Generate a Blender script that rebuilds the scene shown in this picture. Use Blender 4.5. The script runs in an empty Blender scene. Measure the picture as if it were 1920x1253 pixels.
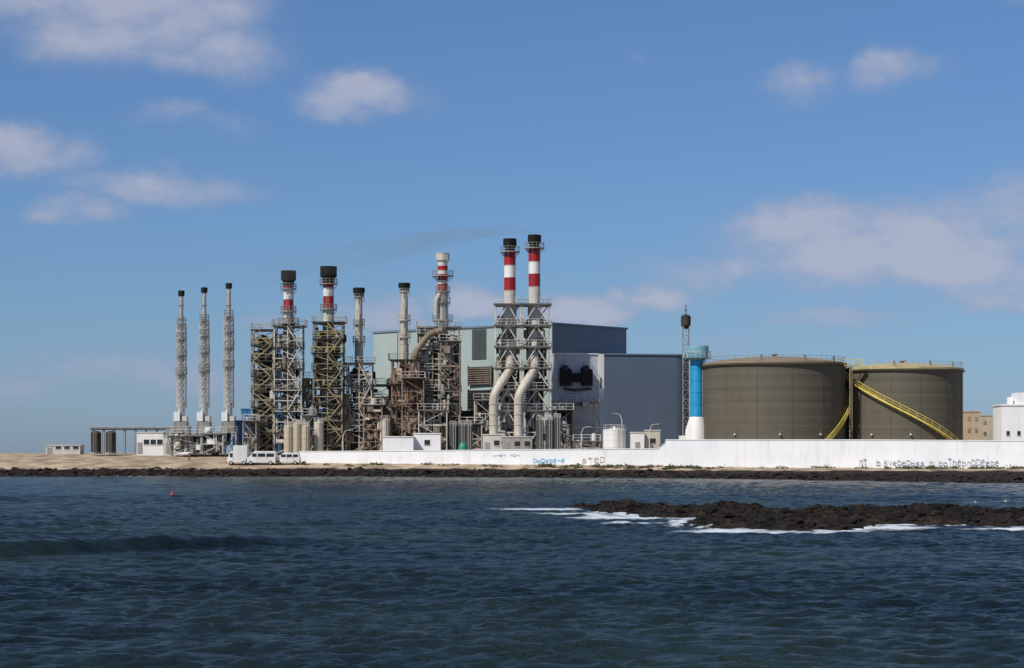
import bpy, math, random
import numpy as np
from mathutils import Vector, Matrix
random.seed(7)
R=math.radians
scene=bpy.context.scene
COL=scene.collection
GZ=3.8      # yard level of the plant above the sea
CZ=4.0      # eye height
# ---------------------------------------------------------------- noise
def vnoise(x,y,seed=0):
    xi=np.floor(x).astype(np.int64); yi=np.floor(y).astype(np.int64)
    fx=x-xi; fy=y-yi
    fx=fx*fx*(3-2*fx); fy=fy*fy*(3-2*fy)
    def h(a,b):
        n=(a*374761393+b*668265263+seed*144269504)&0xffffffff
        n=((n^(n>>13))*1274126177)&0xffffffff
        n=(n^(n>>16))&0xffffffff
        return n/4294967296.0
    return (h(xi,yi)*(1-fx)+h(xi+1,yi)*fx)*(1-fy)+(h(xi,yi+1)*(1-fx)+h(xi+1,yi+1)*fx)*fy
def fbm(x,y,o=4,seed=0,ridge=False):
    s=0;a=1;t=0
    for i in range(o):
        n=vnoise(x*2**i+i*17.3,y*2**i-i*9.1,seed+i)
        if ridge: n=1-abs(2*n-1)
        s=s+a*n;t+=a;a*=.5
    return s/t
# ---------------------------------------------------------------- materials
def nt(m):
    m.use_nodes=True
    t=m.node_tree; t.nodes.clear(); return t
def mat(name,c1,c2=None,rough=.7,scale=.6,streak=1,bump=.15,metal=0,bscale=12,corr=0,lo=.35,hi=.65,spec=.5,dirt=None,corrh=0):
    m=bpy.data.materials.new(name); t=nt(m); N=t.nodes; L=t.links
    if c2 is None: c2=tuple(x*.72 for x in c1)
    out=N.new('ShaderNodeOutputMaterial'); b=N.new('ShaderNodeBsdfPrincipled')
    tc=N.new('ShaderNodeTexCoord'); mp=N.new('ShaderNodeMapping'); mp.inputs['Scale'].default_value=(scale,scale,scale/streak)
    L.new(tc.outputs['Object'],mp.inputs[0])
    n=N.new('ShaderNodeTexNoise'); n.inputs['Detail'].default_value=7; n.inputs['Scale'].default_value=1; n.inputs['Roughness'].default_value=.62
    L.new(mp.outputs[0],n.inputs['Vector'])
    mr=N.new('ShaderNodeMapRange'); mr.inputs[1].default_value=lo; mr.inputs[2].default_value=hi
    L.new(n.outputs['Fac'],mr.inputs[0])
    mx=N.new('ShaderNodeMix'); mx.data_type='RGBA'; mx.inputs[6].default_value=(*c1,1); mx.inputs[7].default_value=(*c2,1)
    L.new(mr.outputs[0],mx.inputs[0]); col=mx.outputs[2]
    if dirt:
        n3=N.new('ShaderNodeTexNoise'); n3.inputs['Scale'].default_value=1; n3.inputs['Detail'].default_value=8
        mp3=N.new('ShaderNodeMapping'); mp3.inputs['Scale'].default_value=(1.1,1.1,.16); mp3.inputs['Location'].default_value=(7,3,1)
        L.new(tc.outputs['Object'],mp3.inputs[0]); L.new(mp3.outputs[0],n3.inputs['Vector'])
        m3=N.new('ShaderNodeMapRange'); m3.inputs[1].default_value=.54; m3.inputs[2].default_value=.78; m3.inputs[4].default_value=.7
        L.new(n3.outputs['Fac'],m3.inputs[0])
        mx3=N.new('ShaderNodeMix'); mx3.data_type='RGBA'; mx3.inputs[7].default_value=(*dirt,1)
        L.new(m3.outputs[0],mx3.inputs[0]); L.new(col,mx3.inputs[6]); col=mx3.outputs[2]
    L.new(col,b.inputs['Base Color'])
    b.inputs['Roughness'].default_value=rough; b.inputs['Metallic'].default_value=metal
    b.inputs['Specular IOR Level'].default_value=spec
    n2=N.new('ShaderNodeTexNoise'); n2.inputs['Scale'].default_value=bscale; n2.inputs['Detail'].default_value=4
    L.new(tc.outputs['Object'],n2.inputs['Vector'])
    hgt=n2.outputs['Fac']
    if corr or corrh:
        dp=N.new('ShaderNodeVectorMath'); dp.operation='DOT_PRODUCT'
        dp.inputs[1].default_value=(corr,corr,corrh) 
        L.new(tc.outputs['Object'],dp.inputs[0])
        sn=N.new('ShaderNodeMath'); sn.operation='SINE'; L.new(dp.outputs['Value'],sn.inputs[0])
        ad=N.new('ShaderNodeMath'); ad.operation='MULTIPLY_ADD'; ad.inputs[1].default_value=1.0
        L.new(sn.outputs[0],ad.inputs[0]); L.new(hgt,ad.inputs[2]); hgt=ad.outputs[0]
    bp=N.new('ShaderNodeBump'); bp.inputs['Strength'].default_value=bump; bp.inputs['Distance'].default_value=.06
    L.new(hgt,bp.inputs['Height']); L.new(bp.outputs[0],b.inputs['Normal'])
    L.new(b.outputs[0],out.inputs[0])
    return m
M={}
M['white']=mat('white_paint',(.84,.83,.80),(.68,.66,.62),.55,.5,6,.1)
M['flue']=mat('weathered_white_flue',(.66,.65,.62),(.46,.44,.41),.55,.7,5,.1,dirt=(.32,.27,.22))
M['wallwhite']=mat('wall_whitewash',(.88,.87,.87),(.80,.79,.78),.8,.25,1,.2,dirt=(.66,.63,.60))
M['cream']=mat('cream_weathered_steel',(.64,.59,.50),(.43,.37,.29),.6,.8,8,.15,dirt=(.25,.15,.09))
M['grey']=mat('galvanised_grey',(.38,.37,.34),(.22,.20,.175),.5,.8,6,.15,metal=.1)
M['lgrey']=mat('pale_grey_steel',(.68,.65,.59),(.46,.43,.38),.55,.7,6,.1,dirt=(.34,.27,.20))
M['black']=mat('soot_black',(.010,.010,.011),(.022,.021,.02),.85,1,2,.2,spec=.2)
M['dark']=mat('dark_steel',(.028,.026,.025),(.07,.058,.047),.7,.8,3,.2,spec=.3)
M['red']=mat('signal_red_paint',(.40,.012,.014),(.28,.01,.012),.5,1,3,.1)
M['rust']=mat('rusty_steel',(.20,.095,.05),(.32,.21,.15),.8,.9,3,.3)
M['brown']=mat('brown_weathered_steel',(.14,.095,.065),(.30,.24,.185),.75,.9,3,.25)
M['yellow']=mat('yellow_paint',(.80,.64,.11),(.62,.50,.12),.55,1,3,.1)
M['railyellow']=mat('faded_yellow_rail_paint',(.55,.45,.12),(.36,.30,.12),.6,1,3,.1)
M['olive']=mat('ochre_scaffold_paint',(.44,.37,.21),(.22,.18,.11),.65,1,3,.2)
M['tank']=mat('tank_brown_paint',(.128,.113,.084),(.110,.096,.070),.75,.08,3,.3,dirt=(.095,.082,.06),corrh=3.2,spec=.3)
M['tankroof']=mat('tank_roof_ochre',(.54,.45,.23),(.36,.30,.16),.7,.4,1,.2)
M['tankroofb']=mat('tank_roof_brown',(.24,.18,.12),(.30,.23,.15),.7,.4,1,.2)
M['hall']=mat('hall_pale_green_cladding',(.38,.45,.42),(.31,.38,.36),.6,.12,3,.25,corr=9.0,bscale=2)
M['hallside']=mat('hall_slate_shade_cladding',(.17,.205,.26),(.14,.17,.22),.6,.12,3,.25,corr=9.0,bscale=2)  # shade of the hall's sunless flank put into the colour; parapets reuse it
M['hallblue']=mat('hall_blue_grey_cladding',(.110,.145,.20),(.095,.125,.17),.75,.12,3,.06,corr=5.0,bscale=2,spec=.25)
M['lilac']=mat('pale_cladding',(.50,.51,.56),(.42,.43,.48),.6,.2,3,.1,corr=6,dirt=(.25,.25,.28))
M['blue']=mat('blue_cladding',(.03,.19,.42),(.02,.13,.33),.5,.4,3,.2,corr=9)
M['cyan']=mat('cyan_painted_steel',(.025,.33,.62),(.018,.25,.50),.45,.5,5,.1)
M['cyanpale']=mat('pale_cyan_steel',(.22,.42,.48),(.14,.32,.38),.5,.5,5,.1)
M['green']=mat('green_paint',(.03,.26,.17),None,.5)
M['dkgreen']=mat('dark_green_grey_tank',(.045,.055,.055),(.075,.08,.075),.45,.6,4,.1)
M['beige']=mat('beige_tank_paint',(.55,.47,.34),(.42,.36,.26),.6,.6,5,.1)
M['glass']=mat('dark_glass',(.02,.025,.03),(.03,.035,.04),.1,1,1,.0)
M['rubber']=mat('tyre_rubber',(.015,.015,.015),None,.9)
M['conc']=mat('concrete',(.38,.36,.33),(.27,.25,.22),.9,.6,2,.3)
M['house']=mat('ochre_render',(.50,.38,.25),(.40,.30,.20),.9,.4,2,.2)
M['skin']=mat('skin',(.42,.26,.19),None,.6)
M['cloth']=mat('dark_cloth',(.03,.035,.05),None,.9)
M['cloth2']=mat('red_cloth',(.14,.06,.06),None,.9)
M['hair']=mat('dark_hair',(.02,.014,.01),None,.8)
M['spray']=mat('grey_spray_paint',(.22,.25,.32),(.36,.38,.44),.8,2)
M['sprayblue']=mat('blue_spray_paint',(.14,.44,.68),(.28,.54,.72),.8,2)
M['spraybrown']=mat('brown_spray_paint',(.34,.27,.14),(.42,.37,.22),.8,2)
M['orange']=mat('buoy_red_plastic',(.6,.03,.02),None,.4)
# ---------------------------------------------------------------- mesh builder
class MB:
    def __init__(s): s.v=[];s.f=[];s.m=[];s.mats=[]
    def mi(s,k):
        if k not in s.mats: s.mats.append(k)
        return s.mats.index(k)
    def add(s,vs,fs,k):
        o=len(s.v); s.v.extend([tuple(p) for p in vs]); i=s.mi(k)
        for f in fs: s.f.append(tuple(o+j for j in f)); s.m.append(i)
    def box(s,x0,x1,y0,y1,z0,z1,k):
        vs=[(x0,y0,z0),(x1,y0,z0),(x1,y1,z0),(x0,y1,z0),(x0,y0,z1),(x1,y0,z1),(x1,y1,z1),(x0,y1,z1)]
        s.add(vs,[(0,3,2,1),(4,5,6,7),(0,1,5,4),(1,2,6,5),(2,3,7,6),(3,0,4,7)],k)
    def beam(s,p,q,w,k,h=None):
        p=Vector(p);q=Vector(q);d=(q-p)
        if d.length<1e-6:return
        d.normalize(); up=Vector((0,0,1)) if abs(d.z)<.95 else Vector((0,1,0))
        a=d.cross(up).normalized(); b=a.cross(d).normalized(); h=h or w
        vs=[]
        for c in (p,q):
            for i,j in((-1,-1),(1,-1),(1,1),(-1,1)): vs.append(c+a*i*w/2+b*j*h/2)
        s.add(vs,[(0,3,2,1),(4,5,6,7),(0,1,5,4),(1,2,6,5),(2,3,7,6),(3,0,4,7)],k)
    def lathe(s,prof,k,cx=0,cy=0,n=28,ks=None,cap=True):
        vs=[];fs=[]
        for r,z in prof:
            for i in range(n):
                a=2*math.pi*i/n; vs.append((cx+r*math.cos(a),cy+r*math.sin(a),z))
        o=len(s.v); s.v.extend(vs)
        for j in range(len(prof)-1):
            kk=s.mi(ks[j] if ks else k)
            for i in range(n):
                i2=(i+1)%n
                s.f.append((o+j*n+i,o+j*n+i2,o+(j+1)*n+i2,o+(j+1)*n+i)); s.m.append(kk)
        if cap:
            s.f.append(tuple(o+n-1-i for i in range(n))); s.m.append(s.mi(ks[0] if ks else k))
            l=(len(prof)-1)*n
            s.f.append(tuple(o+l+i for i in range(n))); s.m.append(s.mi(ks[-1] if ks else k))
    def pipe(s,pts,r,k,n=14,fillet=0,cap=True):
        P=[Vector(p) for p in pts]
        if fillet:
            Q=[P[0]]
            for i in range(1,len(P)-1):
                if (P[i-1]-P[i]).length<1e-4 or (P[i+1]-P[i]).length<1e-4: Q.append(P[i]); continue
                a=(P[i-1]-P[i]).normalized();b=(P[i+1]-P[i]).normalized()
                f=min(fillet,(P[i-1]-P[i]).length*.45,(P[i+1]-P[i]).length*.45)
                A=P[i]+a*f;B=P[i]+b*f
                for t in (0,.25,.5,.75,1): Q.append(A*(1-t)**2+P[i]*2*t*(1-t)+B*t*t)
            Q.append(P[-1]);P=Q
        d0=(P[1]-P[0]).normalized(); u=d0.orthogonal().normalized(); o=len(s.v)
        for i,p in enumerate(P):
            d=(P[min(i+1,len(P)-1)]-P[max(i-1,0)]).normalized()
            u=(u-d*u.dot(d)).normalized(); w=d.cross(u)
            rr=r[i] if isinstance(r,(list,tuple)) else r
            for j in range(n):
                a=2*math.pi*j/n; s.v.append(tuple(p+(u*math.cos(a)+w*math.sin(a))*rr))
        kk=s.mi(k)
        for i in range(len(P)-1):
            for j in range(n):
                j2=(j+1)%n; s.f.append((o+i*n+j,o+i*n+j2,o+(i+1)*n+j2,o+(i+1)*n+j)); s.m.append(kk)
        if cap:
            s.f.append(tuple(o+n-1-i for i in range(n)));s.m.append(kk)
            l=(len(P)-1)*n; s.f.append(tuple(o+l+i for i in range(n)));s.m.append(kk)
    def lattice(s,x0,x1,y0,y1,z0,z1,n,leg,br,k,diag='x'):
        c=[(x0,y0),(x1,y0),(x1,y1),(x0,y1)]
        for x,y in c: s.beam((x,y,z0),(x,y,z1),leg,k)
        for i in range(n+1):
            z=z0+(z1-z0)*i/n
            if i==0: continue
            for a in range(4):
                p=c[a];q=c[(a+1)%4]; s.beam((p[0],p[1],z),(q[0],q[1],z),br*1.35,k)
        for i in range(n):
            za=z0+(z1-z0)*i/n; zb=z0+(z1-z0)*(i+1)/n
            for a in range(4):
                p=c[a];q=c[(a+1)%4]
                if (i+a)%2: p,q=q,p
                if diag in 'x/': s.beam((p[0],p[1],za),(q[0],q[1],zb),br,k)
                if diag=='x': s.beam((q[0],q[1],za),(p[0],p[1],zb),br*.8,k)
                if diag=='k':
                    mx,my=(p[0]+q[0])/2,(p[1]+q[1])/2
                    s.beam((p[0],p[1],za),(mx,my,zb),br,k); s.beam((q[0],q[1],za),(mx,my,zb),br*.9,k)
    def rail(s,x0,x1,y0,y1,z,k,h=1.1,w=.06):
        c=[(x0,y0),(x1,y0),(x1,y1),(x0,y1)]
        for a in range(4):
            p=c[a];q=c[(a+1)%4]; L=math.dist(p,q); n=max(1,round(L/1.5))
            for i in range(n):
                x=p[0]+(q[0]-p[0])*i/n;y=p[1]+(q[1]-p[1])*i/n
                s.beam((x,y,z),(x,y,z+h),w,k)
            for zz,ww in((h,w*1.2),(h*.5,w*.8)): s.beam((p[0],p[1],z+zz),(q[0],q[1],z+zz),ww,k)
    def ringrail(s,r,z,k,h=1.1,n=12,w=.06):
        P=[(r*math.cos(2*math.pi*i/n),r*math.sin(2*math.pi*i/n)) for i in range(n)]
        for i in range(n):
            p=P[i];q=P[(i+1)%n]; s.beam((*p,z),(*p,z+h),w,k)
            s.beam((*p,z+h),(*q,z+h),w*1.2,k); s.beam((*p,z+h*.5),(*q,z+h*.5),w*.8,k)
    def stairs(s,x0,x1,y,z0,z1,n,k,w=.8):
        dz=(z1-z0)/n
        for i in range(n):
            a,b=(x0,x1) if i%2==0 else (x1,x0)
            za=z0+i*dz; zb=za+dz
            s.beam((a,y-w/2,za),(b,y-w/2,zb),.07,k,.18); s.beam((a,y+w/2,za),(b,y+w/2,zb),.07,k,.18)
            s.beam((a,y-w/2,za+1),(b,y-w/2,zb+1),.05,k)
            m=max(3,int(dz/.22))
            for j in range(m):
                t=(j+.5)/m; s.box(a+(b-a)*t-.13,a+(b-a)*t+.13,y-w/2+.05,y+w/2-.05,za+dz*t-.02,za+dz*t+.02,k)
    def obj(s,name,parent=None,loc=(0,0,0),smooth=True,rot=0):
        me=bpy.data.meshes.new(name); me.from_pydata(s.v,[],s.f)
        for k in s.mats: me.materials.append(M[k])
        me.polygons.foreach_set('material_index',s.m)
        if smooth:
            me.polygons.foreach_set('use_smooth',[True]*len(s.f)); me.set_sharp_from_angle(angle=R(32))
        me.update()
        o=bpy.data.objects.new(name,me); COL.objects.link(o); o.location=loc; o.rotation_euler[2]=rot
        if parent: o.parent=parent
        return o
def thing(name,label,cat,loc,rot=0,group=None):
    e=bpy.data.objects.new(name,None); e.empty_display_size=1; COL.objects.link(e)
    e.location=loc; e.rotation_euler[2]=rot; e['label']=label; e['category']=cat
    if group: e['group']=group
    return e
def tag(o,label,cat,group=None):
    o['label']=label;o['category']=cat
    if group:o['group']=group
    return o
# site survey: a = easting mark, b = height mark, both in decimetres on the 400 m line
def X(a,D=400): return (a-960)/10*D/400
def Z(b,D=400): return CZ+(849-b)/10*D/400
def H(b,D=400): return Z(b,D)-GZ
def Wd(n,D=400): return n/10*D/400
# ---------------------------------------------------------------- chimneys
def ladder(mb,x,y,z0,z1,k,cage=True):
    for s in(-.22,.22): mb.beam((x+s,y,z0),(x+s,y,z1),.06,k)
    z=z0
    while z<z1:
        mb.beam((x-.22,y,z),(x+.22,y,z),.035,k); z+=.35
    if cage:
        z=z0+2
        while z<z1:
            pts=[(x-.3,y,z),(x-.35,y-.4,z),(x,y-.65,z),(x+.35,y-.4,z),(x+.3,y,z)]
            for i in range(4): mb.beam(pts[i],pts[i+1],.04,k)
            z+=1.2
        for dx,dy in((-.35,-.4),(0,-.65),(.35,-.4)): mb.beam((x+dx,y+dy,z0+2),(x+dx,y+dy,z1),.035,k)
def platform(parent,r0,r1,z,k,n=14,h=1.1):
    mb=MB(); mb.lathe([(r1,z-.18),(r1,z)],k,n=n)
    for i in range(6):
        a=i*math.pi/3+.3; mb.beam((r1*.95*math.cos(a),r1*.95*math.sin(a),z-.2),(r0*math.cos(a),r0*math.sin(a),z-1.1),.1,k)
    mb.ringrail(r1-.04,z,k,h,n=n); mb.obj('platform',parent)
def slim(a,top,lab,D=398):
    e=thing('chimney',lab,'chimney',(X(a,D),D,GZ),group='slim white exhaust chimneys')
    t=H(top,D)
    mb=MB(); mb.lathe([(.70,5.2),(.65,9.5),(.48,10.2),(.46,t-8),(.40,t-7.8),(.38,t-1)],'flue',n=20)
    for z in np.arange(12,t-2,2.6): mb.lathe([(.53,z),(.53,z+.1)],'grey',n=20)
    mb.obj('flue',e)
    mb=MB(); mb.lathe([(.42,t-1.05),(.60,t-.95),(.62,t-.1),(.5,t)],'black',n=20); mb.obj('chimney_cap',e)
    mb=MB(); ladder(mb,.0,-.72,6,t-1.2,'grey'); mb.obj('ladder',e)
    mb=MB(); mb.lattice(-.85,.8,-.6,1.0,8.5,t-6.5,13,.10,.065,'lgrey','x')
    mb.obj('support_frame',e)
    for z,r in((t-6.2,.9),(t-9,1.0),(t-12,1.05),(t-15.5,1.1)): platform(e,.5,r,z,'grey',10)
    mb=MB(); mb.box(-1.2,1.2,-1.3,1.3,4.0,6.0,'grey'); mb.box(-1.2,-.1,-1.4,1.4,6.05,7.8,'white')
    mb.box(.25,1.15,-1.0,1.2,6.1,7.0,'lgrey'); mb.obj('silencer_housing',e,smooth=False)
    mb=MB(); mb.lattice(-1.5,1.5,-1.5,1.5,0,4,1,.22,.12,'lgrey'); mb.box(-1.7,1.7,-1.7,1.7,3.85,3.97,'grey')
    mb.pipe([(0,0,4),(0,0,2),(-2.2,-.4,1.6),(-2.2,-.4,0)],.45,'dark',fillet=.6)
    mb.rail(-1.7,1.7,-1.7,1.7,3.97,'lgrey'); mb.obj('base_frame',e)
slim(340,545,'slim white steel chimney with caged ladder and soot-black tip')
slim(383,539,'slim white steel chimney beside a small grey housing')
slim(429,531,'tallest slim white steel chimney standing on a steel base frame')

def bands_flue(e,bands,D,n=26):
    mb=MB()
    for i,(a,b,r,k) in enumerate(bands):
        mb.lathe([(r/10,H(b,D)),(r/10*.995,H(a,D))],k,n=n,cap=True)
        mb.lathe([(r/10+.05,H(a,D)-.09),(r/10+.05,H(a,D)-.01)],k,n=n)
    return mb.obj('flue',e)
def cap(e,a,b,r,D,k='black'):
    z0,z1=H(b,D),H(a,D); h=z1-z0; r=r/10
    mb=MB(); mb.lathe([(r*.75,z0),(r*.78,z0+h*.3),(r,z0+h*.38),(r,z0+h*.95),(r*1.04,z0+h*.96),(r*1.04,z1)],k,n=26)
    for i in range(8):
        t=i*math.pi/4; mb.beam((r*1.02*math.cos(t),r*1.02*math.sin(t),z0+h*.4),(r*1.02*math.cos(t),r*1.02*math.sin(t),z1-.1),.08,k)
    mb.obj('chimney_cap',e)
def clutter(mb,x0,x1,y0,y1,z0,z1,n,ks,rs=(.08,.3)):
    for i in range(n):
        k=random.choice(ks); x=random.uniform(x0,x1);y=random.uniform(y0,y1);z=random.uniform(z0,z1)
        t=random.random()
        if t<.45:
            x2=random.uniform(x0,x1);h=min(z1,max(z0,z+random.uniform(-6,6)))
            mb.pipe([(x,y,z),(x,y,h+.02),(x2,y+.01,h+.03),(x2,y+.01,max(z0,h-random.uniform(1,5)))],random.uniform(*rs),k,n=8,fillet=.3)
        elif t<.72:
            w,d,h=random.uniform(.25,.9),random.uniform(.3,.9),random.uniform(.3,1.4)
            mb.box(max(x0,x-w),min(x1,x+w)+.01,y-d,y+d,z,min(z1,z+h)+.05,k)
        else:
            r=random.uniform(.25,.6);h=random.uniform(.8,2.2)
            mb.lathe([(r,z),(r,z+h),(r*.5,z+h+.2)],k,x,y,n=12)
def banded(a,D,top,capb,bands,fx0,fx1,ft,fk,lab,capr,levels,lvk,plats,inner,diag='/',ks=None,lvks=None):
    e=thing('chimney',lab,'chimney',(X(a,D),D,GZ),group='chimneys of the power station')
    bands_flue(e,bands,D); cap(e,top,capb,capr,D)
    x0=(fx0-a)/10;x1=(fx1-a)/10; zt=H(ft,D); d=max(2.2,(x1-x0)/2)
    mb=MB(); mb.lattice(x0,x1,-d,d,0,zt,levels*2,.24,.12,fk,diag)
    xm=(x0+x1)/2
    mb.beam((xm,-d,0),(xm,-d,zt),.18,fk)
    mb.obj('support_frame',e)
    for i in range(1,levels+1):
        mb=MB(); z=zt*i/levels+random.uniform(-.35,.35)*(i<levels); lk=lvk if (lvks is None or i>=lvks) else 'dark'
        e0,e1=random.uniform(.1,.7),random.uniform(.1,.7)
        mb.box(x0-e0,x1+e1,-d-.5,d+.3,z+.1,z+.2,'dark' if lvk!='lgrey' else 'grey')
        mb.rail(x0-e0,x1+e1,-d-.5,d+.3,z+.2,lk)
        mb.obj('walkway',e)
    mb=MB(); mb.stairs(xm,x1-.2,-d-.05,0.1,zt,levels,fk); mb.obj('staircase',e)
    mb=MB(); clutter(mb,x0+.3,x1-.3,-d+.6,d-.6,0,zt-1.5,inner,ks or [fk,'grey','brown','dark','dark','cream']); clutter(mb,x0-.5,x1+.5,-d-.4,d,0,zt-2,inner//4,[fk,'cream','brown','dark'],(.06,.16)); mb.obj('process_piping',e)
    mb=MB(); ladder(mb,0,-bands[-1][2]/10-.35,zt,H(top,D)-4,'grey',cage=False); mb.obj('ladder',e)
    for pz,pr in plats: platform(e,1.0,pr/10,H(pz,D),'grey' if fk!='rust' else 'cream',h=.9)
    return e
banded(541,400,508,537,[(534,542,9.5,'red'),(542,562,9.5,'white'),(562,582,9.5,'red'),(582,596,9.5,'lgrey'),(596,851,10.5,'grey')],517,567,614,'lgrey',
  'steel chimney with black crown and red band in grey lattice frame',13.5,6,'olive',[(541,15),(584,15),(606,20)],90)
banded(616,400,500,531,[(528,540,10,'red'),(540,556,10,'white'),(556,578,10,'red'),(578,603,10.5,'lgrey'),(603,851,11,'grey')],590,643,607,'olive',
  'steel chimney with black crown rising from ochre scaffolding tower',15,8,'railyellow',[(532,17),(580,16)],120,ks=['dark','dark','brown','olive','dark'],lvks=6)
banded(673,402,540,555,[(553,600,6.6,'cream'),(600,648,7,'cream'),(648,851,8,'cream')],652,698,683,'cream',
  'cream chimney with black cap above rusty steel framework',10.5,4,'cream',[(556,10),(608,11),(640,12)],70,ks=['rust','cream','brown','dark','dark'])
banded(758,402,531,545,[(543,590,6.8,'cream'),(590,645,7.2,'cream'),(645,851,8.2,'cream')],736,786,677,'rust',
  'cream chimney with black cap above rust-brown pipework frame',10.5,4,'brown',[(546,10),(600,12),(632,12)],100,ks=['rust','rust','brown','dark','cream'])
e=banded(830,405,475,497,[(495,499,9,'white'),(499,508,9.6,'red'),(508,514,9.2,'white'),(514,526,9.6,'red'),(526,533,9.2,'white'),(533,545,9.6,'red'),(545,851,10.5,'lgrey')],788,860,616,'cream',
  'pale chimney with thin red rings and white crown over boiler frame',1,6,'lgrey',[(517,21),(547,14),(567,15),(600,20)],150,ks=['brown','dark','cream','grey','dark'])
for c in list(e.children):
    if c.name.startswith('chimney_cap'): bpy.data.objects.remove(c)
cap(e,475,497,12.2,405,'lgrey')
mb=MB(); mb.pipe([(-1.2,-1.1,H(590)),(-1.2,-1.1,H(560)),(-.5,-.9,H(548))],.45,'cream',fillet=.6); mb.obj('exhaust_pipe',e)
def twin(a,top,fx0,fx1,lab,ductx,D=396):
    e=thing('chimney',lab,'chimney',(X(a,D),D,GZ),group='red and white banded twin chimneys')
    o=top-448
    bands_flue(e,[(471+o,474+o,10,'grey'),(474+o,498+o,10.8,'red'),(498+o,521+o,10.8,'white'),(521+o,545+o,10.8,'red'),(545+o,572,10.8,'lgrey'),(572,700,12.5,'lgrey'),(700,851,9,'grey')],D)
    cap(e,top,471+o,11.8,D)
    platform(e,1.0,1.9,H(472+o,D),'grey',h=.9)
    x0=(fx0-a)/10;x1=(fx1-a)/10; zt=H(573,D)
    mb=MB(); mb.lattice(x0,x1,-2.6,2.6,0,zt,7,.32,.18,'lgrey','k'); mb.obj('support_frame',e)
    for i in (2,3,4,5,6,7):
        mb=MB(); z=zt*i/7
        mb.box(x0-.3,x1+.3,-3.2,3.0,z+.12,z+.22,'grey')
        mb.rail(x0-.3,x1+.3,-3.2,3.0,z+.22,'lgrey')
        mb.obj('walkway',e)
    mb=MB(); mb.stairs(x0+1.5,x1-.3,2.0,0,zt,7,'lgrey'); mb.obj('staircase',e)
    mb=MB(); z1=H(692,D);z2=H(742,D); xd=(ductx-a)/10
    mb.pipe([(0,-1,z1+3.2),(.1,-2.2,z1),(xd,-4.2,z2),(xd,-4.2,1.0)],.80,'cream',n=20,fillet=1.2)
    for z in np.arange(1.5,z2-1,1.9): mb.lathe([(.90,z),(.90,z+.16)],'lgrey',xd,-4.2,n=20)
    mb.box(xd-1.2,xd+1.2,-5.4,-3.0,0,1.6,'cream')
    mb.obj('exhaust_duct',e)
    mb=MB(); ladder(mb,.3,-1.45,zt,H(545+o,D),'lgrey'); mb.obj('ladder',e)
    mb=MB(); clutter(mb,x0+.4,x1-.4,-1.9,2,0,zt*.9,75,['lgrey','dark','grey','brown','dark']); mb.obj('process_piping',e)
twin(956,448,929,976,'tall chimney banded red and white with bent cream exhaust duct',926)
twin(1002,441,980,1031,'tallest chimney banded red and white with bent cream exhaust duct',972)
e=thing('scaffold_tower','ochre and dark steel process tower with stairs and pipes','industrial tower',(X(493),401,GZ))
mb=MB(); zt=H(620); mb.lattice(-2.0,2.0,-2.2,2.2,0,zt,16,.22,.11,'olive','/'); mb.obj('frame',e)
for i in range(1,9):
    mb=MB(); z=zt*i/8; mb.box(-2.2,2.2,-2.6,2.4,z+.1,z+.18,'dark'); mb.rail(-2.2,2.2,-2.6,2.4,z+.18,'railyellow' if i>6 else 'grey'); mb.obj('walkway',e)
mb=MB(); mb.stairs(-1.7,1.7,-2.25,0,zt,8,'olive'); mb.obj('staircase',e)
mb=MB(); mb.lathe([(1.1,0),(1.1,zt-1.5),(.6,zt-.8)],'dark',0,0,20); clutter(mb,-1.7,1.7,-1.6,1.6,0,zt-2,90,['dark','dark','grey','brown','olive']); mb.obj('process_column',e)
e=thing('pipe_gantry','grey steel gantry carrying pipes between process towers','pipe gantry',(X(580),403,GZ))
mb=MB(); mb.lattice(-8.5,11.5,-1,1,0,6.2,2,.22,.12,'grey','/'); 
for x in (-4,0,4,8): mb.beam((x,-1,0),(x,-1,6.2),.2,'grey')
mb.obj('frame',e)
mb=MB()
for i,y in enumerate((-.7,-.3,.15,.6)): mb.pipe([(-9,y,0),(-9,y,6.5+.1*i),(12,y,6.5+.1*i),(12,y,0)],.17,['cream','lgrey','brown','cream'][i],n=8,fillet=.5)
mb.obj('pipe_run',e)
# ---------------------------------------------------------------- halls
e=thing('power_hall','large pale green clad turbine hall behind the chimneys','industrial building',(7.9,420,GZ),rot=math.atan2(.76,.65))
hh=Z(608,420)-GZ
mb=MB(); vs=[(0,0,0),(24,0,0),(24,49,0),(0,49,0),(0,0,hh),(24,0,hh),(24,49,hh),(0,49,hh)]
mb.add(vs,[(4,5,6,7),(2,3,7,6),(3,0,4,7)],'hall'); mb.add(vs,[(0,1,5,4),(1,2,6,5)],'hallside'); mb.obj('wall',e,smooth=False)  # flank and rear faces take the shade-darkened copy of the green cladding
mb=MB(); mb.box(-.25,24.25,-.25,49.25,hh,hh+.35,'hallside'); mb.obj('parapet',e,smooth=False)
mb=MB(); mb.box(3,9,6,14,hh+.35,hh+.8,'grey'); mb.obj('roof_plinth',e,smooth=False)
mb=MB(); mb.box(-.12,-.004,17.2,21.0,hh-6.4,hh-.3,'dkgreen'); o=mb.obj('dark_strip',e,smooth=False); o['label']='dark green strip'  # thin dark strip on the hall wall under the parapet
def louver(parent,y0,y1,z0,z1,kf,kb,name='louver'):
    mb=MB(); mb.box(-.5,-.004,y0,y1,z0,z1,kb)
    z=z0+.2
    while z<z1-.1:
        mb.beam((-.52,y0,z),(-.7,y1,z),.08,kf,.16); z+=.45
    mb.box(-.75,-.45,y0-.2,y0,z0-.2,z1+.2,kf);mb.box(-.75,-.45,y1,y1+.2,z0-.2,z1+.2,kf)
    mb.obj(name,parent,smooth=False)
louver(e,15.5,21.5,H(722,432),H(688,432),'brown','dark')
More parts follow.
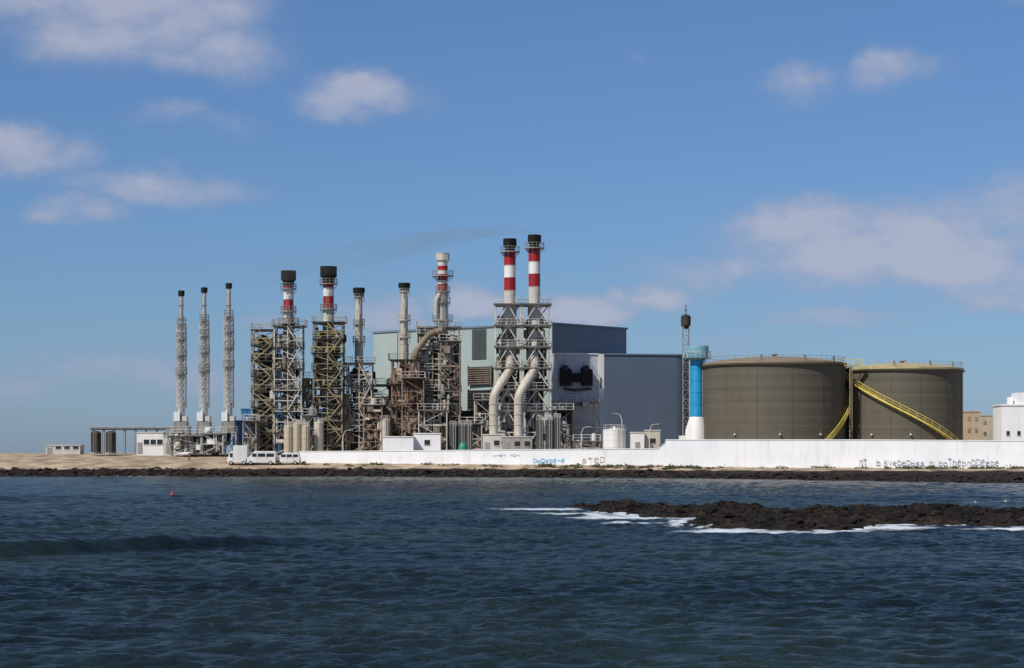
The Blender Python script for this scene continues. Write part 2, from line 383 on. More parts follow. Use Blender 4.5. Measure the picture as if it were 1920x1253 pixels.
louver(e,15.5,21.5,H(768,432),H(732,432),'dark','black')
for y0 in (27,33,39): louver(e,y0,y0+3.6,9,12.5,'grey','dark')
for y0 in (3,8): louver(e,y0,y0+3.6,9,12.5,'grey','dark')
for y in (5,12,26,34,42):
    mb=MB(); mb.pipe([(-.2,y,0),(-.2,y,hh-.3)],.12,'lgrey',n=8); mb.obj('downpipe',e)
for k,xx in enumerate((5.5,17.5)):
    mb=MB(); mb.box(xx,xx+3,-.14,-.004,.05,4,'grey'); mb.box(xx-.15,xx,-.2,-.004,.05,4.15,'dark'); mb.box(xx+3,xx+3.15,-.2,-.004,.05,4.15,'dark'); mb.obj('door',e,smooth=False)
e=thing('annex_hall','blue-grey clad hall with rounded corner next to the turbine hall','industrial building',(X(1175,428),428,GZ),rot=R(12))
ah=Z(666,428)-GZ
L_=(1285-1175)/10*1.07+2.0
pts=[(-9,0)]; rr=4.2
for i in range(13):
    t=-math.pi/2+i/12*math.pi/2*1.0
    pts.append((L_-rr+rr*math.cos(t)+.4,rr+rr*math.sin(t)))
pts+= [(L_+.4,22),(-9,22)]
def prism(mb,pts,z0,z1,k):
    n=len(pts); vs=[(x,y,z0) for x,y in pts]+[(x,y,z1) for x,y in pts]
    mb.add(vs,[tuple(range(n-1,-1,-1)),tuple(range(n,2*n))]+[(i,(i+1)%n,n+(i+1)%n,n+i) for i in range(n)],k)
mb=MB(); prism(mb,pts,0,ah,'hallblue'); mb.obj('wall',e)
mb=MB(); prism(mb,[(x*1.01,(y-10)*1.02+10) for x,y in pts],ah,ah+.3,'hallside'); mb.obj('parapet',e)
mb=MB(); mb.box(-8.5,-3.5,-.12,-.004,.05,5.5,'hallblue'); mb.obj('shutter_door',e,smooth=False)
mb=MB(); mb.box(2,3,-.12,-.004,.05,2.2,'grey'); mb.obj('door',e,smooth=False)
e=thing('clad_shed','low pale clad shed beneath the air filter house','shed',(X(1066,412),412,GZ),rot=R(38))
mb=MB(); mb.box(0,7.0,0,7,0,H(764,412),'lilac'); mb.obj('wall',e,smooth=False)
mb=MB(); mb.box(-.15,7.15,-.15,7.15,H(764,412),H(764,412)+.25,'lgrey'); mb.obj('roof',e,smooth=False)
mb=MB(); mb.box(1,2.2,-.1,-.004,.05,2.3,'grey'); mb.obj('door',e,smooth=False)
D=404
e=thing('air_filter_house','white elevated air intake filter house with dark fan ducts','industrial filter unit',(X(1045,D),D,GZ),rot=R(14))
z0,z1=H(752,D),H(664,D); w=9.0
mb=MB(); mb.box(0,w,0,6,z0,z1,'lilac'); mb.box(w-.9,w+.15,-.25,6.1,z0-.4,z1+.05,'white'); mb.box(-.1,w-.9,-.2,6.1,z1,z1+.2,'white'); mb.obj('housing',e,smooth=False)
zc=H(707,D)
def hood(mb,x0,x1,za,zb,y,k):
    vs=[(x0,y,za),(x1,y,za),(x1-.3,-.004,za+.7),(x0+.3,-.004,za+.7),(x0,y,zb),(x1,y,zb),(x1-.3,-.004,zb+.5),(x0+.3,-.004,zb+.5)]
    mb.add(vs,[(0,3,2,1),(4,5,6,7),(0,1,5,4),(1,2,6,5),(2,3,7,6),(3,0,4,7)],k)
for k,x0 in enumerate((.2,4.3)):
    mb=MB(); hood(mb,x0,x0+2.3,zc-1.7,zc+1.3,-1.3,'black'); mb.lathe([(.7,zc+1.2),(.7,zc+2.0),(.4,zc+2.2)],'dark',x0+1.1,-.75,n=12)
    for q in range(5): mb.beam((x0+.1,-1.34,zc-1.5+q*.6),(x0+2.2,-1.34,zc-1.5+q*.6),.08,'dark')
    mb.obj('intake_hood',e,smooth=False)
mb=MB(); mb.box(2.55,4.25,-1.0,-.01,zc-1.0,zc+.7,'black'); mb.pipe([(1,-1.0,zc-2.2),(3,-1.0,zc-2.5),(6.5,-.9,zc-2.2)],.25,'dark',n=8); mb.obj('connecting_duct',e,smooth=False)
mb=MB(); mb.box(w-.6,w-.35,-.29,-.254,z0+2.5,z0+4.5,'dark'); mb.obj('inspection_slot',e,smooth=False)
mb=MB(); mb.lattice(.3,w-.3,.4,5.6,0,z0,2,.3,.16,'lgrey','x'); mb.box(-.5,w+.3,-1.5,-.3,z0-.2,z0-.08,'grey'); mb.rail(-.5,w+.3,-1.5,-.3,z0-.08,'lgrey'); mb.obj('support_frame',e)
# ---------------------------------------------------------------- mast, cyan column
D=425
e=thing('radio_mast','slim lattice mast with dark drum-shaped head','mast',(X(1286,D),D,GZ))
mb=MB(); mb.lattice(-.6,.6,-.6,.6,0,H(612,D),14,.12,.07,'grey','/'); mb.obj('lattice_shaft',e)
mb=MB(); a=H(612,D);b=H(590,D); mb.lathe([(.45,a-.5),(.95,a+.2),(1.0,b-.4),(.5,b)],'dark',n=16); mb.obj('antenna_drum',e)
mb=MB(); mb.pipe([(0,0,b),(0,0,H(572,D))],.09,'dark',n=6); mb.beam((-.4,0,H(582,D)),(.4,0,H(582,D)),.08,'dark'); mb.obj('antenna_rod',e)
D=402
e=thing('water_column','bright blue column with wide pale drum and white base','water tower',(X(1307,D),D,GZ))
mb=MB(); mb.lathe([(1.28,H(782,D)),(1.28,H(672,D))],'cyan',n=32); 
for z in np.arange(H(780,D),H(676,D),2.2): mb.lathe([(1.33,z),(1.33,z+.1)],'cyan',n=32)
mb.obj('column_shaft',e)
mb=MB(); mb.lathe([(1.3,H(676,D)),(2.15,H(671,D)),(2.2,H(652,D)),(2.1,H(649,D))],'cyanpale',n=32); mb.obj('drum',e)
mb=MB(); mb.lathe([(2.65,H(672,D)-.0),(2.65,H(672,D)+.12)],'cyanpale',n=24); mb.ringrail(2.6,H(672,D)+.12,'lgrey',1.1,18); mb.obj('walkway',e)
mb=MB(); mb.lathe([(2.3,0),(2.2,H(806,D)),(1.4,H(782,D))],'white',n=24); mb.box(-3.4,-2.2,-.6,.6,0,3.4,'white'); mb.obj('base',e)
mb=MB(); ladder(mb,1.2,-1.0,3,H(672,D),'lgrey',False); mb.obj('ladder',e)
# ---------------------------------------------------------------- big tanks
def tank(cx,cy,r,h,dome,kroof,th0,th1,s0,s1,lab):
    e=thing('storage_tank',lab,'storage tank',(cx,cy,GZ),group='large brown oil storage tanks')
    mb=MB(); n=7
    mb.lathe([(r,0),(r,h)],'tank',n=96)
    mb.obj('tank_shell',e)
    mb=MB()
    for i in range(1,n): 
        z=h*i/n; mb.lathe([(r+.03,z-.04),(r+.03,z+.04)],'tank',n=96,cap=False)
    mb.lathe([(r+.15,h-.55),(r+.45,h-.5),(r+.45,h-.4),(r+.15,h-.38)],'tank',n=96,cap=False)
    for i in range(13):
        a=2*math.pi*i/13; mb.beam(((r+.03)*math.cos(a),(r+.03)*math.sin(a),0.1),((r+.03)*math.cos(a),(r+.03)*math.sin(a),h-.5),.05,'tank')
    mb.obj('stiffening_ring',e)
    mb=MB(); P=[(r+.22,h-.25),(r+.22,h+.12)]
    for i in range(1,8): t=i/8; P.append((r*(1-t)+.05,h+.12+dome*(1-(1-t)**2)))
    mb.lathe(P,kroof,n=96); mb.obj('roof',e)
    mb=MB(); mb.ringrail(r-.1,h+.15,'brown' if kroof!='tankroof' else 'olive',1.0,64,.04); mb.obj('railing',e)
    mb=MB(); mb.lathe([(.4,h+dome),(.4,h+dome+.4),(.7,h+dome+.45),(.7,h+dome+.6)],'brown',n=12); mb.obj('roof_vent',e)
    for a in (-1.9,-1.2,-.5):
        mb=MB(); mb.lathe([(.2,h+.3),(.2,h+1.3)],'brown',(r-1.5)*math.cos(a),(r-1.5)*math.sin(a),n=10); mb.obj('roof_vent',e)
    mb=MB(); N=int(abs(th1-th0)*r/.45)
    prev=None
    for i in range(N+1):
        t=i/N; th=th0+(th1-th0)*t; z=s0+(s1-s0)*t
        sn,cs=math.sin(th),-math.cos(th)
        A=Vector((sn*(r+.12),cs*(r+.12),z));B=Vector((sn*(r+1.0),cs*(r+1.0),z))
        mb.beam(A,B,.28,'yellow',.05)
        if i%3==0: mb.beam(B,B+Vector((0,0,1.05)),.06,'yellow'); mb.beam(A*1,A+Vector((0,0,-.5)),.06,'yellow')
        if prev:
            mb.beam(prev[1],B,.07,'yellow',.30); mb.beam(prev[0],A,.05,'yellow',.2)
            mb.beam(prev[1]+Vector((0,0,1.05)),B+Vector((0,0,1.05)),.10,'yellow'); mb.beam(prev[1]+Vector((0,0,.55)),B+Vector((0,0,.55)),.06,'yellow')
        prev=(A,B)
    mb.obj('spiral_staircase',e)
    for th,z in((-.35,1.2),(.2,1.2)):
        mb=MB(); x,y=math.sin(th)*r,-math.cos(th)*r; mb.pipe([(x*.98,y*.98,z),(x*1.08,y*1.08,z),(x*1.08,y*1.08,.2)],.3,'brown',n=10,fillet=.4); mb.obj('nozzle',e)
    for th in (-.7,.55,-.05): 
        mb=MB(); x,y=math.sin(th)*(r+.1),-math.cos(th)*(r+.1); mb.box(x-.12,x+.12,y-.5,y,3.4,3.7,'white'); mb.pipe([(x,y-.2,3.7),(x,y-.2,4.3)],.03,'grey',n=6); mb.obj('flood_lamp',e,smooth=False)
    return e
hA=H(683,400);hB=H(692,400)
tank(X(1452),400,13.2,hA,1.3,'tankroofb',R(26),R(118),0.3,hA*1.0,'large brown oil storage tank with shallow dome and yellow stair')
tank(X(1697),403,11.25,hB,1.1,'tankroof',R(58),R(-84),0.4,hB+.1,'brown storage tank with ochre roof and long yellow spiral stair')
e=thing('walkway_bridge','narrow yellow walkway bridging the two storage tank roofs','walkway',(X(1586),394,GZ))
mb=MB(); mb.box(-1.3,2.2,-.5,.5,hA-.6,hA-.5,'yellow'); mb.rail(-1.3,2.2,-.5,.5,hA-.5,'yellow'); mb.obj('deck',e)
mb=MB(); mb.beam((-.2,0,0),(-.2,0,hA-.6),.18,'olive'); mb.beam((.2,0,0),(.2,0,hA-.6),.12,'olive'); mb.obj('support_post',e)
# ---------------------------------------------------------------- small plant items
def small_tank(a,D,r,top,k,lab,grp,cone=.35):
    e=thing('small_tank',lab,'tank',(X(a,D),D,GZ),group=grp)
    h=H(top,D); mb=MB(); mb.lathe([(r,0),(r,h-cone)],k,n=32)
    for t in (.25,.5,.75): mb.lathe([(r+.03,h*t),(r+.03,h*t+.08)],k,n=32,cap=False)
    mb.obj('tank_shell',e)
    mb=MB(); mb.lathe([(r+.06,h-cone),(r*.95,h-cone+.1),(.25,h),(.25,h+.35)],k,n=32); mb.obj('roof',e)
    mb=MB(); ladder(mb,r*.3,-r-.2,0,h+.6,'lgrey',False); mb.ringrail(r-.1,h-cone+.05,'lgrey',.9,10,.04); mb.obj('ladder',e)
for a in (541,557,573): small_tank(a,392,.85,797 if a!=557 else 793,'beige','small beige vertical tank beside the process towers','small beige tanks')
small_tank(1152,388,2.1,803,'white','squat white storage tank behind the wall','small white tanks')
for a in (1012,1030,1045): small_tank(a,386,.72,786 if a!=1045 else 782,'dkgreen','dark green upright tank beside the twin chimneys','dark green upright tanks')
for a in (850,866,878): small_tank(a,390,.75,796,'dkgreen','dark upright tank behind the white service block','dark green upright tanks')
small_tank(598,394,.9,790,'cream','cream vertical tank beside ochre scaffolding','small beige tanks')
small_tank(722,398,1.0,785,'cream','cream vertical tank between two chimneys','small beige tanks')
for a in (180,208):
    e=thing('dark_vessel','dark upright vessel standing beneath the pipe rack','vessel',(X(a,396),396,GZ),group='dark upright vessels')
    mb=MB(); mb.lathe([(.95,.3),(.95,3.9),(.5,4.2),(.3,4.25)],'dark',n=20); mb.lathe([(1.05,0),(1.05,.3)],'conc',n=20); mb.obj('vessel_shell',e)
    mb=MB(); ladder(mb,0,-1.15,0,4.2,'grey',False); mb.obj('ladder',e)
e=thing('pipe_rack','low grey steel pipe rack on slender posts','pipe rack',(X(250),402,GZ))
mb=MB()
for x in np.arange(-8,9,2.0):
    for y in(-1,1): mb.beam((x,y,0),(x,y,4.5),.16,'grey')
    mb.beam((x,-1.2,4.4),(x,1.2,4.4),.18,'grey')
for y in(-1,1): mb.beam((-8.2,y,4.6),(8.2,y,4.6),.22,'dark')
mb.obj('frame',e)
mb=MB()
for i,y in enumerate((-.7,-.2,.4,.8)): mb.pipe([(-8.4,y,4.95),(8.3,y,4.95),(8.6,y,.0)],.16,['grey','dark','lgrey','grey'][i],n=8,fillet=.4)
mb.obj('pipe_run',e)
def block(name,lab,cat,a0,a1,top,D,k,depth=5,doors=1,wins=2,rot=0,grp=None,roofk='lgrey',base=0):
    e=thing(name,lab,cat,(X((a0+a1)/2,D),D,GZ),rot=rot,group=grp)
    w=Wd(a1-a0,D)/2; h=H(top,D)
    mb=MB(); mb.box(-w,w,0,depth,base-.6,h,k); mb.obj('wall',e,smooth=False)
    mb=MB(); mb.box(-w-.12,w+.12,-.12,depth+.12,h,h+.18,roofk); mb.obj('roof',e,smooth=False)
    n=doors+wins
    for i in range(n):
        x=-w+(i+.5)*2*w/n
        if i<doors:
            mb=MB(); mb.box(x-.45,x+.45,-.06,-.004,0.02,min(2.1,h-.3),'grey'); mb.obj('door',e,smooth=False)
        else:
            zb=max(.9,h*.45); mb=MB(); mb.box(x-.5,x+.5,-.05,-.004,zb,min(zb+.9,h-.15),'glass'); mb.box(x-.56,x+.56,-.09,-.004,zb-.1,zb-.01,'lgrey'); mb.obj('window',e,smooth=False)
    return e
block('service_block','flat-roofed white service block against the boundary wall','building',718,775,820,380,'wallwhite',4,0,0,roofk='white')
block('service_block','low white block with small window by the wall','building',776,826,814,383,'wallwhite',5,0,1,roofk='white')
block('blue_shed','bright blue clad shed among the chimneys','shed',436,480,790,408,'blue',8,1,1,roofk='blue')
block('blue_shed','long blue clad shed behind the scaffolding towers','shed',452,600,768,428,'blue',12,1,4,roofk='blue')
block('blue_shed','small blue clad cabin next to ochre frame','shed',583,612,795,399,'blue',4,1,0,roofk='blue')
block('white_cabin','low white cabin with dark windows','cabin',256,306,812,397,'white',5,1,3)
block('white_cabin','small white cabin beside the slim chimneys','cabin',306,345,819,396,'lgrey',4,1,1)
block('pump_house','low grey pump house below the twin chimneys','building',905,940,816,388,'lgrey',4,1,1)
block('pump_house','low concrete pump house with door','building',942,998,820,388,'conc',4,1,2)
block('equipment_cabin','white equipment cabin behind the boundary wall','cabin',1183,1208,812,384,'white',3,1,0)
block('equipment_cabin','white equipment cabin with small window','cabin',1210,1238,808,386,'cream',3,0,1)
block('boiler_house','pale brown boiler house among rusty frames','building',700,800,745,425,'brown',10,1,3,roofk='brown')
block('low_block','low white block at the end of the yard','building',85,150,836,408,'lgrey',4,1,3)
block('control_room','brown control room behind the pipework','building',630,700,780,420,'brown',8,1,3,roofk='grey')
block('machinery_room','dark machinery room behind boiler frame','building',790,905,772,413,'dark',6,1,3,roofk='dark')
def unit(a,D,w,h,n,ks,lab,fk='brown'):
    e=thing('process_unit',lab,'process equipment',(X(a,D),D,GZ),group='process units between chimneys')
    mb=MB(); mb.lattice(-w,w,-1.8,1.8,0,h,max(2,int(h/2.2)),.2,.11,fk,'/'); mb.obj('frame',e)
    mb=MB(); clutter(mb,-w+.2,w-.2,-1.6,1.6,0,h,n,ks,(.1,.35)); mb.obj('process_piping',e)
    mb=MB(); mb.box(-w-.2,w+.2,-2.2,2.1,h+.1,h+.2,'grey'); mb.rail(-w-.2,w+.2,-2.2,2.1,h+.2,'lgrey'); mb.obj('walkway',e)
unit(641,401,1.6,11,36,['rust','cream','grey','brown','dark'],'rusty pipework unit in a steel frame')
unit(700,399,1.7,9,36,['rust','cream','brown','dark'],'rusty and cream pipework unit on steel legs')
unit(715,406,2.3,13,40,['rust','cream','cream','brown','dark'],'cream pipework unit with vessels in steel frame','cream')
unit(775,399,2.0,14,56,['rust','rust','brown','dark'],'dark rust-coloured process unit with vessels')
unit(812,398,2.6,8,40,['cream','grey','brown','dark'],'low process unit with pipes and cabinets','lgrey')
unit(845,401,1.8,21,70,['brown','grey','cream','dark','dark'],'tall boiler framework packed with pipes','brown')
unit(798,403,1.4,22.5,66,['brown','cream','dark','grey'],'tall weathered boiler framework with platforms','brown')
unit(883,398,2.0,5.5,24,['cream','grey','dark'],'low pump skid with pipework','lgrey')
unit(905,402,1.5,10,30,['cream','grey','brown','dark'],'narrow pipework unit beside twin chimneys','lgrey')
unit(1055,396,1.8,8,30,['brown','dark','grey','dark'],'compact process unit with dark vessels','dark')
unit(470,396,1.2,6,16,['grey','cream','dark'],'small pipework unit near the slim chimneys','grey')
unit(580,396,1.1,7,16,['cream','grey','beige'],'small cream pipework unit','grey')
unit(578,402,1.2,14,30,['brown','grey','olive','dark'],'narrow pipework tower between two chimneys','olive')
unit(350,394,3.2,3.2,36,['grey','white','dark','cream'],'low equipment skid below slim chimneys','grey')
unit(400,394,2.0,3.6,30,['grey','white','dark'],'low equipment skid with grey cabinets','lgrey')
unit(1100,392,2.3,2.2,14,['white','grey','cream'],'low pump skid beside clad shed','grey')
e=thing('flue_duct','weathered sloping flue duct leading into boiler frame','duct',(X(800,400),400,GZ))
mb=MB(); mb.pipe([(-3,0,14),(-2.2,0,19),(.5,0,22.5),(3,0,23.2)],.6,'brown',n=14,fillet=1.5); mb.lathe([(.8,0),(.8,14.2)],'rust',-3,0,n=14); mb.obj('duct_pipe',e)
e=thing('green_dome_tank','small green domed tank behind the wall','tank',(X(868,378),378,GZ))
mb=MB(); mb.lathe([(.8,0),(.8,1.2),(.7,1.6),(.42,1.95),(.1,2.1)],'green',n=20); mb.obj('tank_shell',e)
mb=MB(); mb.box(-1,1,-1,1,-.3,0,'conc'); mb.obj('plinth',e,smooth=False)
def lamp(a,D,top,arm):
    e=thing('street_lamp','slender grey lamp post with curved arm','street lamp',(X(a,D),D,GZ),group='yard lamp posts')
    h=H(top,D)
    mb=MB(); mb.pipe([(0,0,0),(0,0,h-1.2),(arm*.4,0,h-.2),(arm*1.4,0,h)],[.11,.08,.06,.05],'lgrey',n=8); mb.obj('post',e)
    mb=MB(); mb.box(min(arm*1.2,arm*1.8),max(arm*1.2,arm*1.8),-.12,.12,h-.1,h+.05,'grey'); mb.obj('lamp_head',e,smooth=False)
lamp(1166,384,775,-1); lamp(1090,384,800,1); lamp(643,380,806,1); lamp(1218,384,795,1)
# ---------------------------------------------------------------- houses at the edge
D=395
e=thing('white_house','white flat-roofed house with stepped parapet','house',(X(1878,D),D,GZ))
mb=MB(); mb.box(0,12,0,7,-1,H(758,D),'wallwhite'); mb.box(3.2,12,.8,6,H(758,D),H(736,D),'wallwhite'); mb.obj('wall',e,smooth=False)
mb=MB(); mb.box(-.15,12.15,-.15,7.15,H(758,D)-.3,H(758,D)-.05,'white'); mb.obj('cornice',e,smooth=False)
for x,z in((1.2,3.4),(3.2,3.4)):
    mb=MB(); mb.box(x-.3,x+.3,-.06,-.004,z,z+.8,'glass'); mb.box(x-.4,x+.4,-.1,-.004,z-.12,z-.01,'lgrey'); mb.obj('window',e,smooth=False)
mb=MB(); mb.box(1.9,2.8,3,4,H(758,D),H(744,D),'wallwhite'); mb.obj('chimney_stack',e,smooth=False)
def hut(a0,a1,top,D,k,lab):
    e=thing('townhouse',lab,'house',(X(a0,D),D,GZ),group='ochre houses beyond the plant')
    w=Wd(a1-a0,D); h=H(top,D); mb=MB(); mb.box(0,w,0,9,-1,h,k); mb.obj('wall',e,smooth=False)
    mb=MB(); mb.box(-.15,w+.15,-.15,9.1,h,h+.3,k); mb.obj('parapet',e,smooth=False)
    for i in range(2):
        for j in range(2):
            mb=MB(); x=w*(i+.5)/2; z=h-2.4-j*3; mb.box(x-.4,x+.4,-.06,-.004,z,z+1.1,'brown'); mb.obj('window',e,smooth=False)
hut(1810,1838,773,560,'house','ochre flat-roofed house beyond the storage tanks')
hut(1836,1880,780,575,'beige','pale ochre house beyond the storage tanks')
hut(1862,1990,800,600,'house','long ochre house beyond the storage tanks')
# ---------------------------------------------------------------- boundary walls
def wallmesh(name,lab,pts,t=.35,copek='wallwhite'):
    e=thing(name,lab,'wall',(pts[0][0],pts[0][1],0))
    ox,oy=pts[0][0],pts[0][1]
    mb=MB(); mc=MB()
    for i in range(len(pts)-1):
        (xa,ya,ba,ta),(xb,yb,bb,tb)=pts[i],pts[i+1]
        d=Vector((xb-xa,yb-ya,0)).normalized(); n=Vector((-d.y,d.x,0))*t
        def q(x,y,z,o=0): return Vector((x-ox,y-oy,z))+n*o
        for m_,za,zb,zc,zd,o0,o1,k in((mb,ba-1,bb-1,ta,tb,0,1,'wallwhite'),(mc,ta,tb,ta+.12,tb+.12,-.25,1.25,copek)):
            vs=[q(xa,ya,za,o0),q(xb,yb,zb,o0),q(xb,yb,zb,o1),q(xa,ya,za,o1),q(xa,ya,zc,o0),q(xb,yb,zd,o0),q(xb,yb,zd,o1),q(xa,ya,zc,o1)]
            m_.add(vs,[(0,3,2,1),(4,5,6,7),(0,1,5,4),(1,2,6,5),(2,3,7,6),(3,0,4,7)],k)
    mb.obj('wall_panel',e,smooth=False); mc.obj('coping',e,smooth=False)
    return e
def lerp(a,b,t): return a+(b-a)*t
LW=[(-37.5,375.2,2.2,4.15),(-20,367.5,2.15,4.25),(-4,360.5,2.1,4.4),(10,354.4,2.0,4.5),(23.8,348.35,1.9,4.6),(25,347.8,1.9,5.5)]
e1=wallmesh('boundary_wall','low whitewashed boundary wall with faded graffiti above the rocks',LW)
RW=[(25.02,347.8,1.8,6.05),(58,334,1.6,5.95),(92,320,1.6,5.6),(150,300,1.6,5.4)]
e2=wallmesh('boundary_wall','tall whitewashed wall with scrawled graffiti below storage tanks',RW)
def scrawl(parent,pts,seg,x0,x1,zc,h,k,w,nch,seed,name='graffiti'):
    rnd=random.Random(seed)
    (xa,ya),(xb,yb)=seg; d=Vector((xb-xa,yb-ya,0)).normalized(); n=Vector((d.y,-d.x,0)); ox,oy=pts[0][0],pts[0][1]
    mb=MB()
    def P(x,z,o=.02):
        t=(x-xa)/(xb-xa); return Vector((x-ox,lerp(ya,yb,t)-oy,z))+n*o
    cw=(x1-x0)/nch
    for i in range(nch):
        if rnd.random()<.16: continue
        bx=x0+i*cw; hh=h*rnd.uniform(.6,1.15)
        glyph=rnd.choice([[(0,0),(0,1),(.7,.8),(.7,.2),(0,0)],[(0,1),(0,0),(.7,0),(.7,.6),(0,.6)],[(.1,0),(.1,.7),(.7,.7),(.7,0)],[(0,.5),(.7,.5),(.6,.8),(.1,.8),(0,.3),(.3,0),(.7,.1)],[(.35,0),(.35,1),(0,.8),(.7,.85)],[(0,.7),(.35,0),(.7,.7)],[(.7,.7),(.1,.6),(.1,.4),(.7,.3),(.6,0),(0,0)]])
        for j in range(len(glyph)-1):
            a,b=glyph[j],glyph[j+1]
            o=.004+.002*j
            mb.beam(P(bx+a[0]*cw,zc+a[1]*hh,o),P(bx+b[0]*cw,zc+b[1]*hh,o),.02,k,w)
    mb.obj(name,parent,smooth=False)
s=((25.02,347.8),(58,334))
scrawl(e2,RW,s,54.6,57.8,1.95,1.2,'spray',.26,5,3)
s=((58,334),(92,320))
scrawl(e2,RW,s,58.2,75.5,1.95,1.05,'spray',.21,26,5)
s=((-4,360.5),(10,354.4))
scrawl(e1,LW,s,3.6,8.9,2.35,.8,'sprayblue',.22,8,8)
s=((10,354.4),(23.8,348.35))
scrawl(e1,LW,s,11.6,15.6,2.3,.95,'spraybrown',.17,4,11)
scrawl(e1,LW,((-4,360.5),(10,354.4)),-3.2,1.4,3.3,.4,'spray',.13,8,12)
# ---------------------------------------------------------------- terrain
def ys(x): return np.interp(x,[-1500,-300,-87,-40,0,28,66,120,400,1500],[420,376,364,359,349,334,279,262,240,200])+ (vnoise(x/6.0,x*0+3.3,5)-.5)*4
def yw(x): return np.interp(x,[-4000,-60,-37.5,25,92,150,4000],[378,376,375.2,347.8,320,300,280])
def zbv(x): return np.interp(x,[-60,-37,10,25,40,150],[2.25,2.2,2.0,1.85,1.6,1.6])
def terr(x,y):
    s=ys(x);w=np.maximum(yw(x),s+6);zb=zbv(x)
    t=np.clip((y-s)/(w-s),0,1)
    z=np.where(y<s,-(s-y)*.2,zb*np.clip(t,0,1)**.8)
    ramp=np.where(x<-41,26,np.where(x>-36,1.2,1.2+24.8*(-36-x)/5))
    z=np.where(y>w+.4,zb+(GZ-zb)*np.clip((y-w-.4)/ramp,0,1),z)
    rock=np.clip((y-s)/1.5,0,1)*np.clip(1-(y-s)/(.55*(w-s)),0,1)
    z=z+rock*(fbm(x/1.7,y/1.7,4,3,True)-.5)*.7
    inside=(y>w+5)
    z=z+np.where(inside,0,(fbm(x/4,y/4,3,9)-.5)*.2)
    z=np.minimum(z,np.where(y>w+2,GZ,99))
    return np.maximum(z,-4)
def gridmesh(name,xs,ys_,zf,matl,attr=None,smooth=True):
    Xg,Yg=np.meshgrid(xs,ys_); Zg=zf(Xg,Yg)
    nx,ny=len(xs),len(ys_)
    co=np.stack([Xg,Yg,Zg],-1).reshape(-1,3)
    idx=np.arange(nx*ny).reshape(ny,nx)
    q=np.stack([idx[:-1,:-1],idx[:-1,1:],idx[1:,1:],idx[1:,:-1]],-1).reshape(-1,4)
    me=bpy.data.meshes.new(name)
    me.vertices.add(len(co)); me.vertices.foreach_set('co',co.ravel().astype(np.float32))
    me.loops.add(q.size); me.loops.foreach_set('vertex_index',q.ravel().astype(np.int32))
    me.polygons.add(len(q)); me.polygons.foreach_set('loop_start',np.arange(0,q.size,4,dtype=np.int32)); 
    me.update(calc_edges=True)
    me.polygons.foreach_set('use_smooth',np.full(len(q),smooth))
    me.materials.append(matl)
    if attr is not None:
        for k,f in attr.items():
            a=me.attributes.new(k,'FLOAT','POINT'); a.data.foreach_set('value',f(Xg,Yg).ravel().astype(np.float32))
    o=bpy.data.objects.new(name,me); COL.objects.link(o); o['kind']='structure'
    return o
def graded(parts):
    out=[]
    for a,b,s in parts: out.append(np.arange(a,b,s))
    return np.concatenate(out)
def far(a,b,n): return np.geomspace(a,b,n)
gm=bpy.data.materials.new('shore_ground'); t=nt(gm);N=t.nodes;L=t.links
out=N.new('ShaderNodeOutputMaterial');b=N.new('ShaderNodeBsdfPrincipled');tc=N.new('ShaderNodeTexCoord')
at=N.new('ShaderNodeAttribute');at.attribute_name='rock'
n1=N.new('ShaderNodeTexNoise');n1.inputs['Scale'].default_value=.35;n1.inputs['Detail'].default_value=9;L.new(tc.outputs['Object'],n1.inputs['Vector'])
n2=N.new('ShaderNodeTexNoise');n2.inputs['Scale'].default_value=2.2;n2.inputs['Detail'].default_value=6;L.new(tc.outputs['Object'],n2.inputs['Vector'])
sand=N.new('ShaderNodeMix');sand.data_type='RGBA';sand.inputs[6].default_value=(.50,.39,.27,1);sand.inputs[7].default_value=(.26,.19,.13,1)
mr=N.new('ShaderNodeMapRange');mr.inputs[1].default_value=.4;mr.inputs[2].default_value=.62;L.new(n1.outputs[0],mr.inputs[0]);L.new(mr.outputs[0],sand.inputs[0])
rk=N.new('ShaderNodeMix');rk.data_type='RGBA';rk.inputs[6].default_value=(.010,.008,.007,1);rk.inputs[7].default_value=(.050,.034,.024,1)
mr2=N.new('ShaderNodeMapRange');mr2.inputs[1].default_value=.42;mr2.inputs[2].default_value=.68;L.new(n2.outputs[0],mr2.inputs[0]);L.new(mr2.outputs[0],rk.inputs[0])
ad=N.new('ShaderNodeMath');ad.operation='ADD';L.new(at.outputs['Fac'],ad.inputs[0])
sb=N.new('ShaderNodeMath');sb.operation='MULTIPLY_ADD';sb.inputs[1].default_value=1.6;sb.inputs[2].default_value=-.8;L.new(n1.outputs[0],sb.inputs[0]);L.new(sb.outputs[0],ad.inputs[1])
mr3=N.new('ShaderNodeMapRange');mr3.inputs[1].default_value=.35;mr3.inputs[2].default_value=.6;L.new(ad.outputs[0],mr3.inputs[0])
mx=N.new('ShaderNodeMix');mx.data_type='RGBA';L.new(mr3.outputs[0],mx.inputs[0]);L.new(sand.outputs[2],mx.inputs[6]);L.new(rk.outputs[2],mx.inputs[7])
L.new(mx.outputs[2],b.inputs['Base Color']);b.inputs['Roughness'].default_value=.9;b.inputs['Specular IOR Level'].default_value=.2
bp=N.new('ShaderNodeBump');bp.inputs['Strength'].default_value=.8;bp.inputs['Distance'].default_value=.3;L.new(n2.outputs[0],bp.inputs['Height']);L.new(bp.outputs[0],b.inputs['Normal'])
L.new(b.outputs[0],out.inputs[0])
def rockattr(x,y):
    s=ys(x);w=np.maximum(yw(x),s+6)
    t=(y-s)/(w-s)
    lim=np.interp(x,[-90,-30,30,60],[.42,.5,.62,.78])
    return np.clip((lim-t)*4+.5,0,1)
gx=np.concatenate([-far(150,5000,25)[::-1],np.arange(-149.4,149.5,.6),far(150,5000,25)])
